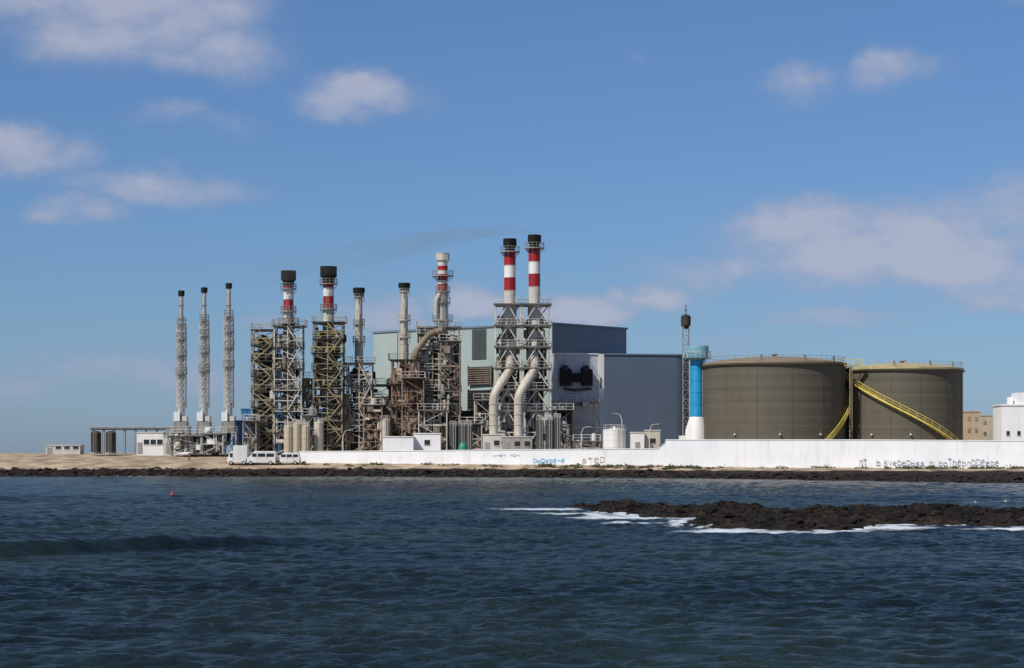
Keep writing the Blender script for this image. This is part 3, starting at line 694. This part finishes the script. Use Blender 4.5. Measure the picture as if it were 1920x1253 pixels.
gy=np.concatenate([graded([(180,262,6),(262,400,.5)]),far(400,6000,40)])
gridmesh('ground',gx,gy,terr,gm,{'rock':rockattr},smooth=False)
rockm=mat('black_volcanic_rock',(.009,.008,.0075),(.045,.034,.026),.9,.9,1,.8,bscale=5,spec=.2)
M['rock']=rockm
import bmesh
bm=bmesh.new(); bmesh.ops.create_icosphere(bm,subdivisions=1,radius=1); base=np.array([v.co for v in bm.verts]); bf=np.array([[v.index for v in f.verts] for f in bm.faces]); bm.free()
rng=np.random.default_rng(4)
def boulders(x,y,s,zf,flat=1.0):
    n=len(x); z=zf(x,y); nb=len(base)
    d=base[None]*(1+rng.uniform(-.4,.4,(n,nb,1)))*np.stack([s*rng.uniform(.7,1.5,n),s*rng.uniform(.7,1.3,n),s*rng.uniform(.4,.9,n)*flat],-1)[:,None,:]
    a=rng.uniform(0,6.28,n)[:,None];c,sn=np.cos(a),np.sin(a)
    d=np.stack([d[...,0]*c-d[...,1]*sn,d[...,0]*sn+d[...,1]*c,d[...,2]],-1)+np.stack([x,y,z+s*.1],-1)[:,None,:]
    F=(bf[None]+(np.arange(n)*nb)[:,None,None]).reshape(-1,3)
    return d.reshape(-1,3).tolist(),F.tolist()
def stuffmesh(name,V,F,m,lab,cat):
    me=bpy.data.meshes.new(name);me.from_pydata(V,[],F);me.materials.append(m);o=bpy.data.objects.new(name,me);COL.objects.link(o);o['kind']='stuff';tag(o,lab,cat)
x=rng.uniform(-105,95,4400); s_=ys(x); w_=np.maximum(yw(x),s_+6); y=s_+rng.beta(1.1,2.8,4400)*(w_-s_)*.6-.6
V,F=boulders(x,y,rng.gamma(1.8,.095,4400)+.1,terr,.8)
stuffmesh('shore_rocks',V,F,rockm,'jumbled black volcanic boulders along the waterline','rocks')
M['scrub']=mat('coastal_scrub',(.05,.07,.025),(.10,.10,.045),.9,2,1,.2)
V=[];F=[]
for c in range(150):
    x=rng.choice([rng.uniform(5,30),rng.uniform(60,95),rng.uniform(-38,90)]); s=float(yw(np.array([x]))[0])-rng.uniform(.8,4)
    z=float(terr(np.array([x]),np.array([s]))[0]); r=rng.uniform(.2,.6)
    for k in range(60):
        p=np.array([x,s,z])+rng.normal(0,1,3)*np.array([r,r*.6,r*.25])+np.array([0,0,r*.2]); q=rng.normal(0,.12,(3,3)); o=len(V); V+= (p+q).tolist(); F.append((o,o+1,o+2))
stuffmesh('coastal_scrub',V,F,M['scrub'],'low green-brown scrub at the foot of the wall','plants')
# ---------------------------------------------------------------- reef
poly=np.array([(4.6,160),(5.2,150),(5.6,143),(6.2,137),(8.4,133),(11,131),(10.2,121),(9.8,113),(12,109),(15,107.5),(17.2,109),(19,114),(22,119),(25,116),(29,113),(40,110),(60,112),(90,110),(90,150),(60,148),(36,143),(30,148),(22,142),(16,151),(11,147),(8.5,158)],float)
def sdist(x,y):
    P=poly;n=len(P);d=np.full(x.shape,1e9);ins=np.zeros(x.shape,bool)
    for i in range(n):
        ax,ay=P[i];bx,by=P[(i+1)%n];ex,ey=bx-ax,by-ay
        t=np.clip(((x-ax)*ex+(y-ay)*ey)/(ex*ex+ey*ey),0,1)
        d=np.minimum(d,np.hypot(x-ax-t*ex,y-ay-t*ey))
        c=((ay>y)!=(by>y))&(x<(bx-ax)*(y-ay)/(by-ay+1e-12)+ax); ins^=c
    return np.where(ins,d,-d)
def reefs(x,y): return sdist(x,y)+(fbm(x/1.6,y/2.6,4,21)-.56)*5.0
def reefz(x,y):
    s=reefs(x,y)
    m=np.clip(s/1.6,-1,1)
    h=np.where(m>0,m**.6,m*1.2)*.18
    r=fbm(x/.6,y/.9,5,31,True)-.52
    big=fbm(x/3.0,y/4,3,41)-.46
    return h+np.clip(s/1.3,0,1)*(r*.5+big*.75)
reefm=mat('wet_black_reef_rock',(.006,.0052,.0045),(.042,.027,.018),.85,.9,1,.9,bscale=9,spec=.2,lo=.42,hi=.72)
o=gridmesh('reef',np.arange(0,92,.16),np.arange(100,168,.16),reefz,reefm,smooth=False)
x=rng.uniform(4,60,26000);y=rng.uniform(103,164,26000); k_=reefs(x,y)>rng.uniform(-.5,1.1,26000); x=x[k_][:7500];y=y[k_][:7500]
V,F=boulders(x,y,rng.gamma(1.3,.065,len(x))+.05,lambda x,y:np.maximum(reefz(x,y),-.05),.85)
stuffmesh('reef_rocks',V,F,reefm,'jagged wet black boulders scattered over the reef','rocks')
# ---------------------------------------------------------------- water
rw=np.random.default_rng(11); waves=[]
for i in range(80):
    lam=np.exp(rw.uniform(np.log(.45),np.log(2.4))); th=rw.normal(R(84),.6); waves.append((lam,math.cos(th),math.sin(th),rw.uniform(0,6.28),lam*.0056*rw.uniform(.5,1.2)))
for i in range(8):
    lam=rw.uniform(4,14); th=rw.normal(R(78),.25); waves.append((lam,math.cos(th),math.sin(th),rw.uniform(0,6.28),lam*.0014))
def waterz(x,y):
    z=np.zeros_like(x); wx=x+(fbm(x/1.6,y/1.6,3,2)-.5)*1.5; wy=y+(fbm(x/2,y/2,3,6)-.5)*1.5
    fade=np.interp(y,[20,200,350],[1,.9,.5])
    for lam,c,s_,p,a in waves:
        if lam<.8: z+=a*np.sin((wx*c+wy*s_)*2*np.pi/lam+p)*(y<75)
        else: z+=a*np.sin((wx*c+wy*s_)*2*np.pi/lam+p)
    z+=(fbm(x/.5,y/.42,3,77)-.5)*.13*(.4+1.2*vnoise(x/6,y/9,78))
    for cy,x0,k,amp,wd,xa,xb in((84,-19.6,.95,.55,1.7,-60,-6),(61,2,.2,.12,2.5,-3,60),(118,-12,.15,.2,2.5,-60,4)):
        yc=cy+k*(x-x0)*np.where(x>x0,1,.2); d=(y-yc+ (vnoise(x/5,x*0,3)-.5)*3)/wd
        m=np.clip((x-xa)/8,0,1)*np.clip((xb-x)/8,0,1)
        z+=amp*m*np.exp(-np.where(d<0,d*1.5,d*.6)**2)
    edge=(np.abs(x)>300)|(y>400)|(y<10)
    return np.where(edge,0,z*fade)
def foamf(x,y):
    rd=-reefs(x,y)
    f=np.clip(1-np.abs(rd-.6)/2.4,0,1)*np.interp(x,[0,3,8,90],[.6,.9,.9,.8])*np.where(y>146,.35,1)
    for px,py,ax,ay,w in((7,131,6,6.5,1.1),(2.0,150,6,4.5,.95),(20,113,4.5,4,1.0),(11,108,5,3,.9),(27,111,6,2.6,1.0),(38,108,10,2.8,.95),(4,139,4.5,4.5,.95),(7,121,4,3,.7)):
        f=np.maximum(f,w*np.clip(1-np.hypot((x-px)/ax,(y-py)/ay),0,1)*1.35)
    sd=ys(x)-y
    g=np.clip(1-np.abs(sd-.2)/2.8,0,1)*(.35+.75*vnoise(x/9,x*0+7,8))
    return np.clip(np.maximum(f,g),0,1)
wm=bpy.data.materials.new('sea_water'); t=nt(wm);N=t.nodes;L=t.links
out=N.new('ShaderNodeOutputMaterial');b=N.new('ShaderNodeBsdfPrincipled');tc=N.new('ShaderNodeTexCoord')
n1=N.new('ShaderNodeTexNoise');n1.inputs['Scale'].default_value=.035;n1.inputs['Detail'].default_value=5;L.new(tc.outputs['Object'],n1.inputs['Vector'])
mr=N.new('ShaderNodeMapRange');mr.inputs[1].default_value=.4;mr.inputs[2].default_value=.62;L.new(n1.outputs[0],mr.inputs[0])
wc=N.new('ShaderNodeMix');wc.data_type='RGBA';wc.inputs[6].default_value=(.010,.022,.029,1);wc.inputs[7].default_value=(.030,.054,.050,1);L.new(mr.outputs[0],wc.inputs[0])
L.new(wc.outputs[2],b.inputs['Base Color']);b.inputs['Roughness'].default_value=.14;b.inputs['IOR'].default_value=1.33;b.inputs['Specular IOR Level'].default_value=.32
b.inputs['Specular Tint'].default_value=(1,1,.93,1)
def bn(sx,sy_,det,dist,strg,prev):
    mp=N.new('ShaderNodeMapping');mp.inputs['Scale'].default_value=(sx,sy_,1);L.new(tc.outputs['Object'],mp.inputs[0])
    n=N.new('ShaderNodeTexNoise');n.inputs['Scale'].default_value=1;n.inputs['Detail'].default_value=det;n.inputs['Roughness'].default_value=.72;L.new(mp.outputs[0],n.inputs['Vector'])
    bp=N.new('ShaderNodeBump');bp.inputs['Distance'].default_value=dist;bp.inputs['Strength'].default_value=strg;L.new(n.outputs[0],bp.inputs['Height'])
    if prev: L.new(prev,bp.inputs['Normal'])
    return bp.outputs[0]
p=bn(4.0,1.6,6,.55,1.0,None); p=bn(12,5,4,.16,1.0,p)
L.new(p,b.inputs['Normal'])
fo=N.new('ShaderNodeBsdfPrincipled');fo.inputs['Base Color'].default_value=(.60,.64,.68,1);fo.inputs['Roughness'].default_value=.8
fa=N.new('ShaderNodeAttribute');fa.attribute_name='foam'
fn=N.new('ShaderNodeTexNoise');fn.inputs['Scale'].default_value=1.6;fn.inputs['Detail'].default_value=9;fn.inputs['Roughness'].default_value=.75
mpf=N.new('ShaderNodeMapping');mpf.inputs['Scale'].default_value=(.6,.9,1);L.new(tc.outputs['Object'],mpf.inputs[0]);L.new(mpf.outputs[0],fn.inputs['Vector'])
s1=N.new('ShaderNodeMath');s1.operation='ADD';L.new(fa.outputs['Fac'],s1.inputs[0]);L.new(fn.outputs[0],s1.inputs[1])
fr=N.new('ShaderNodeMapRange');fr.inputs[1].default_value=.98;fr.inputs[2].default_value=1.4;L.new(s1.outputs[0],fr.inputs[0])
ms=N.new('ShaderNodeMixShader');L.new(fr.outputs[0],ms.inputs[0]);L.new(b.outputs[0],ms.inputs[1]);L.new(fo.outputs[0],ms.inputs[2]);L.new(ms.outputs[0],out.inputs[0])
wx=np.concatenate([-far(110,6000,26)[::-1],np.arange(-109.2,-30,.8),np.arange(-30,30,.14),np.arange(30,109.5,.8),far(110,6000,26)])
wy=np.concatenate([np.linspace(-400,19,14),np.arange(20,36,.5),np.arange(36,70,.12),np.arange(70,130,.2),np.arange(130,200,.4),np.arange(200,380,.8),far(381,9000,20)])
gridmesh('water',wx,wy,waterz,wm,{'foam':foamf})
# ---------------------------------------------------------------- buoys
def buoy(x,y,k,lab,s=1):
    e=thing('buoy',lab,'buoy',(x,y,.0),group='small mooring buoys'); e.scale=(s,s,s)
    mb=MB(); mb.lathe([(.08,-.25),(.28,-.15),(.36,.08),(.28,.3),(.1,.4)],k,n=16); mb.obj('float',e)
    mb=MB(); mb.lathe([(.05,.4),(.05,.62),(.09,.64),(.09,.7)],k,n=8); mb.obj('mooring_eye',e)
buoy(-32.0,201,'orange','small red mooring buoy floating on the sea',.6)
buoy(36.5,168,'cream','small pale mooring buoy floating near the reef',.35)
buoy(39.8,172,'cream','small pale mooring buoy floating near the reef',.35)
# ---------------------------------------------------------------- vehicles
def wheel(e,x,y,r):
    n=20
    P=[(r*.6,-.11),(r*.95,-.11),(r,-.06),(r,.06),(r*.95,.11),(r*.6,.11)]
    tmp=MB(); tmp.lathe(P,'rubber',n=n)
    tmp.v=[(vx,vz,vy) for vx,vy,vz in tmp.v]; o=tmp.obj('wheel',e,(x,y,r))
    rm=MB(); rm.lathe([(r*.58,-.118),(r*.5,-.10),(r*.15,-.13),(r*.15,.13),(r*.5,.10),(r*.58,.118)],'lgrey',n=n); rm.v=[(vx,vz,vy) for vx,vy,vz in rm.v]; rm.obj('rim',o)
def van(x,y,prof,W,wheels,side,wind,lab,name='parked_van',cat='van',rot=0,doors=()):
    z=float(terr(np.array([x]),np.array([y]))[0])
    e=thing(name,lab,cat,(x,y,z+.02),rot=rot,group='white vehicles parked by the shore')
    n=len(prof); vs=[(a,-W/2,b) for a,b in prof]+[(a,W/2,b) for a,b in prof]
    mb=MB(); mb.add(vs,[tuple(range(n)),tuple(range(2*n-1,n-1,-1))]+[(i,n+i,n+(i+1)%n,(i+1)%n) for i in range(n)],'white')
    o=mb.obj('body',e,smooth=False); bv=o.modifiers.new('b','BEVEL'); bv.width=.07; bv.segments=2
    bm=bmesh.new();bm.from_mesh(o.data);bmesh.ops.recalc_face_normals(bm,faces=bm.faces);bm.to_mesh(o.data);bm.free()
    for (a,b,c,d) in side:
        mb=MB()
        for s_ in(-1,1): mb.box(a,b,s_*(W/2+.006)-.005,s_*(W/2+.006)+.005,c,d,'glass')
        mb.obj('side_window',e,smooth=False)
    (a0,b0),(a1,b1)=wind
    mb=MB(); nn=Vector((b0-b1,0,a1-a0)).normalized()*-.012
    if nn.x>0 and a0<0: nn=-nn
    vs=[Vector((a0,-W*.43,b0))+nn,Vector((a0,W*.43,b0))+nn,Vector((a1,W*.40,b1))+nn,Vector((a1,-W*.40,b1))+nn]
    mb.add(vs,[(0,1,2,3)],'glass'); mb.obj('windscreen',e,smooth=False)
    for wx_ in wheels:
        for s_ in(-1,1): wheel(e,wx_,s_*(W/2-.08),.34)
    x0=min(a for a,b in prof); x1=max(a for a,b in prof)
    for s_ in(-1,1):
        mb=MB(); mb.box(x0-.03,x0+.05,s_*W*.38-.13,s_*W*.38+.13,.75,.92,'lgrey'); mb.obj('headlight',e,smooth=False)
        mb=MB(); mb.box(x1-.05,x1+.03,s_*W*.42-.07,s_*W*.42+.07,.8,1.1,'red'); mb.obj('tail_light',e,smooth=False)
    mb=MB(); mb.box(x0-.08,x0+.08,-W/2+.03,W/2-.03,.35,.6,'dark'); mb.box(x1-.06,x1+.08,-W/2+.03,W/2-.03,.35,.6,'dark'); mb.obj('bumper',e,smooth=False)
    for d in doors:
        mb=MB(); mb.box(d,d+.03,-W/2-.012,-W/2-.004,.45,1.75,'grey'); mb.box(d+.12,d+.3,-W/2-.03,-W/2-.004,1.05,1.1,'dark'); mb.obj('door',e,smooth=False)
Dv=372.3
van(X(444,Dv)+.2,Dv,[(-1.75,.35),(1.75,.35),(1.75,3.35),(-.75,3.35),(-.75,2.3),(-1.25,2.2),(-1.6,1.3),(-1.75,1.1)],1.9,(-1.1,1.1),[(-1.3,-.8,1.3,2.0)],((-1.6,1.35),(-1.27,2.15)),'white box truck parked on the sandy shore',name='box_truck',cat='truck',doors=(-.75,))
van(X(490,Dv),Dv,[(-2.6,.32),(2.6,.32),(2.65,2.2),(2.45,2.35),(-1.1,2.35),(-1.95,1.35),(-2.55,1.15),(-2.68,.7)],1.9,(-1.75,1.7),[(-1.5,-.7,1.35,1.95),(-.5,.8,1.35,1.95),(1.0,2.3,1.35,1.95)],((-1.93,1.38),(-1.16,2.25)),'white passenger van with dark side windows',doors=(-.6,.9))
van(X(538,Dv),Dv+.6,[(-2.2,.32),(2.2,.32),(2.25,1.2),(2.1,1.9),(1.9,2.05),(-.6,2.05),(-1.4,1.25),(-2.1,1.05),(-2.28,.7)],1.8,(-1.45,1.45),[(-1.0,-.2,1.25,1.75),(0,.9,1.25,1.75),(1.1,1.95,1.25,1.75)],((-1.36,1.28),(-.66,1.95)),'white minivan with dark windows parked beside the wall',doors=(-.1,1.0))
# ---------------------------------------------------------------- person
def person(x,y):
    z=float(terr(np.array([x]),np.array([y]))[0])
    e=thing('person','person in dark trousers and red-brown top standing on sand','person',(x,y,z))
    def skin(name,V,E,Rr,k):
        me=bpy.data.meshes.new(name); me.from_pydata(V,E,[]); me.materials.append(M[k]); o=bpy.data.objects.new(name,me); COL.objects.link(o); o.parent=e
        m=o.modifiers.new('s','SKIN'); m.use_smooth_shade=True
        for i,r in enumerate(Rr): me.skin_vertices[0].data[i].radius=(r,r)
        me.skin_vertices[0].data[0].use_root=True
        s_=o.modifiers.new('u','SUBSURF'); s_.levels=1;s_.render_levels=1; return o
    V=[(0,0,.95),(0,0,1.2),(0,0,1.42),(0,0,1.5),(0,-.01,1.6),(0,-.01,1.70),(-.19,0,1.4),(-.25,.02,1.13),(-.24,-.05,.88),(-.24,-.07,.80),(.19,0,1.4),(.25,.02,1.13),(.24,-.05,.88),(.24,-.07,.80),(-.1,0,.88),(-.12,-.02,.5),(-.13,.03,.08),(-.14,-.1,.04),(.1,0,.88),(.12,-.06,.5),(.14,.0,.08),(.15,-.14,.04)]
    E=[(0,1),(1,2),(2,3),(3,4),(4,5),(2,6),(6,7),(7,8),(8,9),(2,10),(10,11),(11,12),(12,13),(0,14),(14,15),(15,16),(16,17),(0,18),(18,19),(19,20),(20,21)]
    Rr=[.13,.12,.12,.055,.09,.075,.06,.045,.032,.035,.06,.045,.032,.035,.09,.065,.045,.04,.09,.065,.045,.04]
    skin('body',V,E,Rr,'skin')
    skin('jacket',[(0,0,.98),(0,0,1.2),(0,0,1.42),(-.19,0,1.4),(-.25,.02,1.13),(-.245,-.04,.92),(.19,0,1.4),(.25,.02,1.13),(.245,-.04,.92)],[(0,1),(1,2),(2,3),(3,4),(4,5),(2,6),(6,7),(7,8)],[.15,.14,.13,.075,.058,.045,.075,.058,.045],'cloth2')
    skin('trousers',[(0,0,.96),(-.1,0,.86),(-.12,-.02,.5),(-.13,.03,.1),(.1,0,.86),(.12,-.06,.5),(.14,.0,.1)],[(0,1),(1,2),(2,3),(0,4),(4,5),(5,6)],[.15,.105,.08,.065,.105,.08,.065],'cloth')
    skin('hair',[(0,.03,1.66),(0,.02,1.74)],[(0,1)],[.095,.075],'hair')
person(X(355,380),380)
# ---------------------------------------------------------------- smoke
sm=bpy.data.materials.new('thin_brown_smoke'); t=nt(sm);N=t.nodes;L=t.links
out=N.new('ShaderNodeOutputMaterial'); vs_=N.new('ShaderNodeVolumePrincipled'); vs_.inputs['Color'].default_value=(.55,.52,.36,1)
tc=N.new('ShaderNodeTexCoord'); mp=N.new('ShaderNodeMapping'); mp.inputs['Scale'].default_value=(.12,.2,.35); L.new(tc.outputs['Object'],mp.inputs[0])
n=N.new('ShaderNodeTexNoise'); n.inputs['Scale'].default_value=1; n.inputs['Detail'].default_value=5; L.new(mp.outputs[0],n.inputs['Vector'])
mr=N.new('ShaderNodeMapRange'); mr.inputs[1].default_value=.3; mr.inputs[2].default_value=.75; L.new(n.outputs[0],mr.inputs[0])
sx_=N.new('ShaderNodeSeparateXYZ'); L.new(tc.outputs['Object'],sx_.inputs[0])
cr=N.new('ShaderNodeMapRange'); cr.inputs[1].default_value=-60; cr.inputs[2].default_value=0; cr.inputs[3].default_value=0; cr.inputs[4].default_value=1; L.new(sx_.outputs[0],cr.inputs[0])
pw=N.new('ShaderNodeMath'); pw.operation='POWER'; pw.inputs[1].default_value=4; L.new(cr.outputs[0],pw.inputs[0])
m2=N.new('ShaderNodeMath'); m2.operation='MULTIPLY_ADD'; m2.inputs[1].default_value=.42; m2.inputs[2].default_value=.035; L.new(pw.outputs[0],m2.inputs[0])
mm_=N.new('ShaderNodeMath'); mm_.operation='MULTIPLY'; L.new(mr.outputs[0],mm_.inputs[0]); L.new(m2.outputs[0],mm_.inputs[1]); L.new(mm_.outputs[0],vs_.inputs['Density']); L.new(vs_.outputs[0],out.inputs['Volume'])
M['smoke']=sm
mb=MB(); mb.pipe([(0,0,.1),(-1.2,0,.7),(-5,0,.9),(-10,0,.6),(-20,0,-1.2),(-34,0,-4),(-48,0,-6.5),(-60,0,-8.5)],[.4,.5,.8,1.2,2.0,2.8,2.6,.5],'smoke',n=16)
o=mb.obj('smoke_plume',None,(X(1002,396),396,Z(441,396))); tag(o,'thin brownish smoke drifting from the tall chimneys','smoke'); o['kind']='stuff'
# ---------------------------------------------------------------- sky & light
sund=Vector((-.50,-.52,.76)).normalized()
el=math.asin(sund.z); az=math.atan2(sund.x,sund.y)
w=bpy.data.worlds.new('World'); scene.world=w; w.use_nodes=True; t=w.node_tree;N=t.nodes;L=t.links;N.clear()
out=N.new('ShaderNodeOutputWorld'); sky=N.new('ShaderNodeTexSky'); sky.sky_type='NISHITA'; sky.sun_disc=False; sky.sun_elevation=el; sky.sun_rotation=az
sky.altitude=0; sky.air_density=1.0; sky.dust_density=.3; sky.ozone_density=2.0
bg=N.new('ShaderNodeBackground'); bg.inputs['Strength'].default_value=.085
tc=N.new('ShaderNodeTexCoord'); sx=N.new('ShaderNodeSeparateXYZ'); L.new(tc.outputs['Generated'],sx.inputs[0])
aza=N.new('ShaderNodeMath');aza.operation='ARCTAN2';L.new(sx.outputs[0],aza.inputs[0]);L.new(sx.outputs[1],aza.inputs[1])
ela=N.new('ShaderNodeMath');ela.operation='ARCSINE';L.new(sx.outputs[2],ela.inputs[0])
ramp=N.new('ShaderNodeValToRGB'); mre=N.new('ShaderNodeMapRange'); mre.inputs[1].default_value=0; mre.inputs[2].default_value=.5; L.new(ela.outputs[0],mre.inputs[0]); L.new(mre.outputs[0],ramp.inputs[0])
ramp.color_ramp.elements[0].position=0; ramp.color_ramp.elements[0].color=(.42,.60,1.06,1)
ramp.color_ramp.elements[1].position=1; ramp.color_ramp.elements[1].color=(.80,.92,1.0,1)
e_=ramp.color_ramp.elements.new(.12); e_.color=(.46,.65,.98,1)
e_=ramp.color_ramp.elements.new(.42); e_.color=(.54,.73,1.02,1)
mm=N.new('ShaderNodeMix');mm.data_type='RGBA';mm.blend_type='MULTIPLY';mm.inputs[0].default_value=1;L.new(sky.outputs[0],mm.inputs[6]);L.new(ramp.outputs[0],mm.inputs[7])
L.new(mm.outputs[2],bg.inputs['Color'])
cv=N.new('ShaderNodeCombineXYZ');L.new(aza.outputs[0],cv.inputs[0]);L.new(ela.outputs[0],cv.inputs[1])
wn=N.new('ShaderNodeTexNoise');wn.inputs['Scale'].default_value=20;wn.inputs['Detail'].default_value=6;wn.inputs['Roughness'].default_value=.6;L.new(cv.outputs[0],wn.inputs['Vector'])
wv=N.new('ShaderNodeVectorMath');wv.operation='MULTIPLY_ADD';wv.inputs[1].default_value=(.055,.033,0);L.new(wn.outputs['Color'],wv.inputs[0])
off=N.new('ShaderNodeVectorMath');off.operation='SUBTRACT';off.inputs[1].default_value=(.0275,.0165,0);L.new(cv.outputs[0],off.inputs[0]);L.new(off.outputs[0],wv.inputs[2])
clouds=[(270,50,370,145,1.05),(430,110,200,85,.95),(90,10,310,85,.9),(680,180,170,66,1),(360,240,170,46,.7),(50,295,190,78,1.1),(310,355,280,54,.85),(150,402,160,44,.85),(1480,155,125,76,1),(1650,155,150,54,.9),(1190,105,90,24,.35),
 (1690,480,460,130,1.25),(1880,420,300,120,1.1),(1500,440,290,90,.95),(1330,505,260,74,1.0),(1230,565,140,58,1.05),(1080,585,170,60,1.15),(880,570,170,60,1.1),(720,600,160,56,1.0),(240,690,350,70,.7),(1560,605,250,42,.7),(1830,560,260,60,.85),(500,620,200,44,.5),(60,720,240,50,.5),(1890,30,100,40,.4),(1400,640,240,42,.45)]
last=None
for a,b_,ra,rb,wt in clouds:
    s_=N.new('ShaderNodeVectorMath');s_.operation='SUBTRACT';s_.inputs[1].default_value=((a-960)/4000,(849-b_)/4000,0);L.new(wv.outputs[0],s_.inputs[0])
    m_=N.new('ShaderNodeVectorMath');m_.operation='MULTIPLY';m_.inputs[1].default_value=(4000/ra,4000/rb,0);L.new(s_.outputs[0],m_.inputs[0])
    l_=N.new('ShaderNodeVectorMath');l_.operation='LENGTH';L.new(m_.outputs[0],l_.inputs[0])
    r_=N.new('ShaderNodeMapRange');r_.interpolation_type='SMOOTHSTEP';r_.inputs[1].default_value=1.1;r_.inputs[2].default_value=0.1;r_.inputs[3].default_value=0;r_.inputs[4].default_value=wt;L.new(l_.outputs['Value'],r_.inputs[0])
    if last is None:last=r_.outputs[0]
    else:
        x_=N.new('ShaderNodeMath');x_.operation='MAXIMUM';L.new(last,x_.inputs[0]);L.new(r_.outputs[0],x_.inputs[1]);last=x_.outputs[0]
cn=N.new('ShaderNodeTexNoise');cn.inputs['Scale'].default_value=1;cn.inputs['Detail'].default_value=9;cn.inputs['Roughness'].default_value=.55
cm=N.new('ShaderNodeMapping');cm.inputs['Scale'].default_value=(20,44,1);cm.inputs['Rotation'].default_value=(0,0,R(-12));L.new(cv.outputs[0],cm.inputs[0]);L.new(cm.outputs[0],cn.inputs['Vector'])
nm=N.new('ShaderNodeMapRange');nm.inputs[1].default_value=.3;nm.inputs[2].default_value=.68;nm.inputs[3].default_value=.5;nm.inputs[4].default_value=1.25;L.new(cn.outputs[0],nm.inputs[0])
mu=N.new('ShaderNodeMath');mu.operation='MULTIPLY';L.new(last,mu.inputs[0]);L.new(nm.outputs[0],mu.inputs[1])
fc=N.new('ShaderNodeMapRange');fc.interpolation_type='SMOOTHSTEP';fc.inputs[1].default_value=.04;fc.inputs[2].default_value=1.0;fc.inputs[4].default_value=.82;L.new(mu.outputs[0],fc.inputs[0])
cb=N.new('ShaderNodeBackground');cb.inputs['Strength'].default_value=1
cc=N.new('ShaderNodeMix');cc.data_type='RGBA';cc.inputs[6].default_value=(.21,.29,.47,1);cc.inputs[7].default_value=(.43,.455,.57,1);L.new(mu.outputs[0],cc.inputs[0]);L.new(cc.outputs[2],cb.inputs[0])
ms=N.new('ShaderNodeMixShader');L.new(fc.outputs[0],ms.inputs[0]);L.new(bg.outputs[0],ms.inputs[1]);L.new(cb.outputs[0],ms.inputs[2]);L.new(ms.outputs[0],out.inputs[0])
sl=bpy.data.lights.new('sun','SUN');sl.energy=4.0;sl.angle=R(.5);sl.color=(1,.95,.87);so=bpy.data.objects.new('sun',sl);COL.objects.link(so);so.rotation_euler=sund.to_track_quat('Z','Y').to_euler()
# ---------------------------------------------------------------- camera
cd=bpy.data.cameras.new('camera');cd.sensor_width=36;cd.lens=75;cd.shift_y=(849-626.5)/1920;cd.clip_end=20000;cd.clip_start=.5
co=bpy.data.objects.new('camera',cd);COL.objects.link(co);co.location=(0,0,CZ);co.rotation_euler=(R(90),0,0);scene.camera=co
scene.view_settings.view_transform='Standard';scene.view_settings.look='None';scene.view_settings.exposure=0
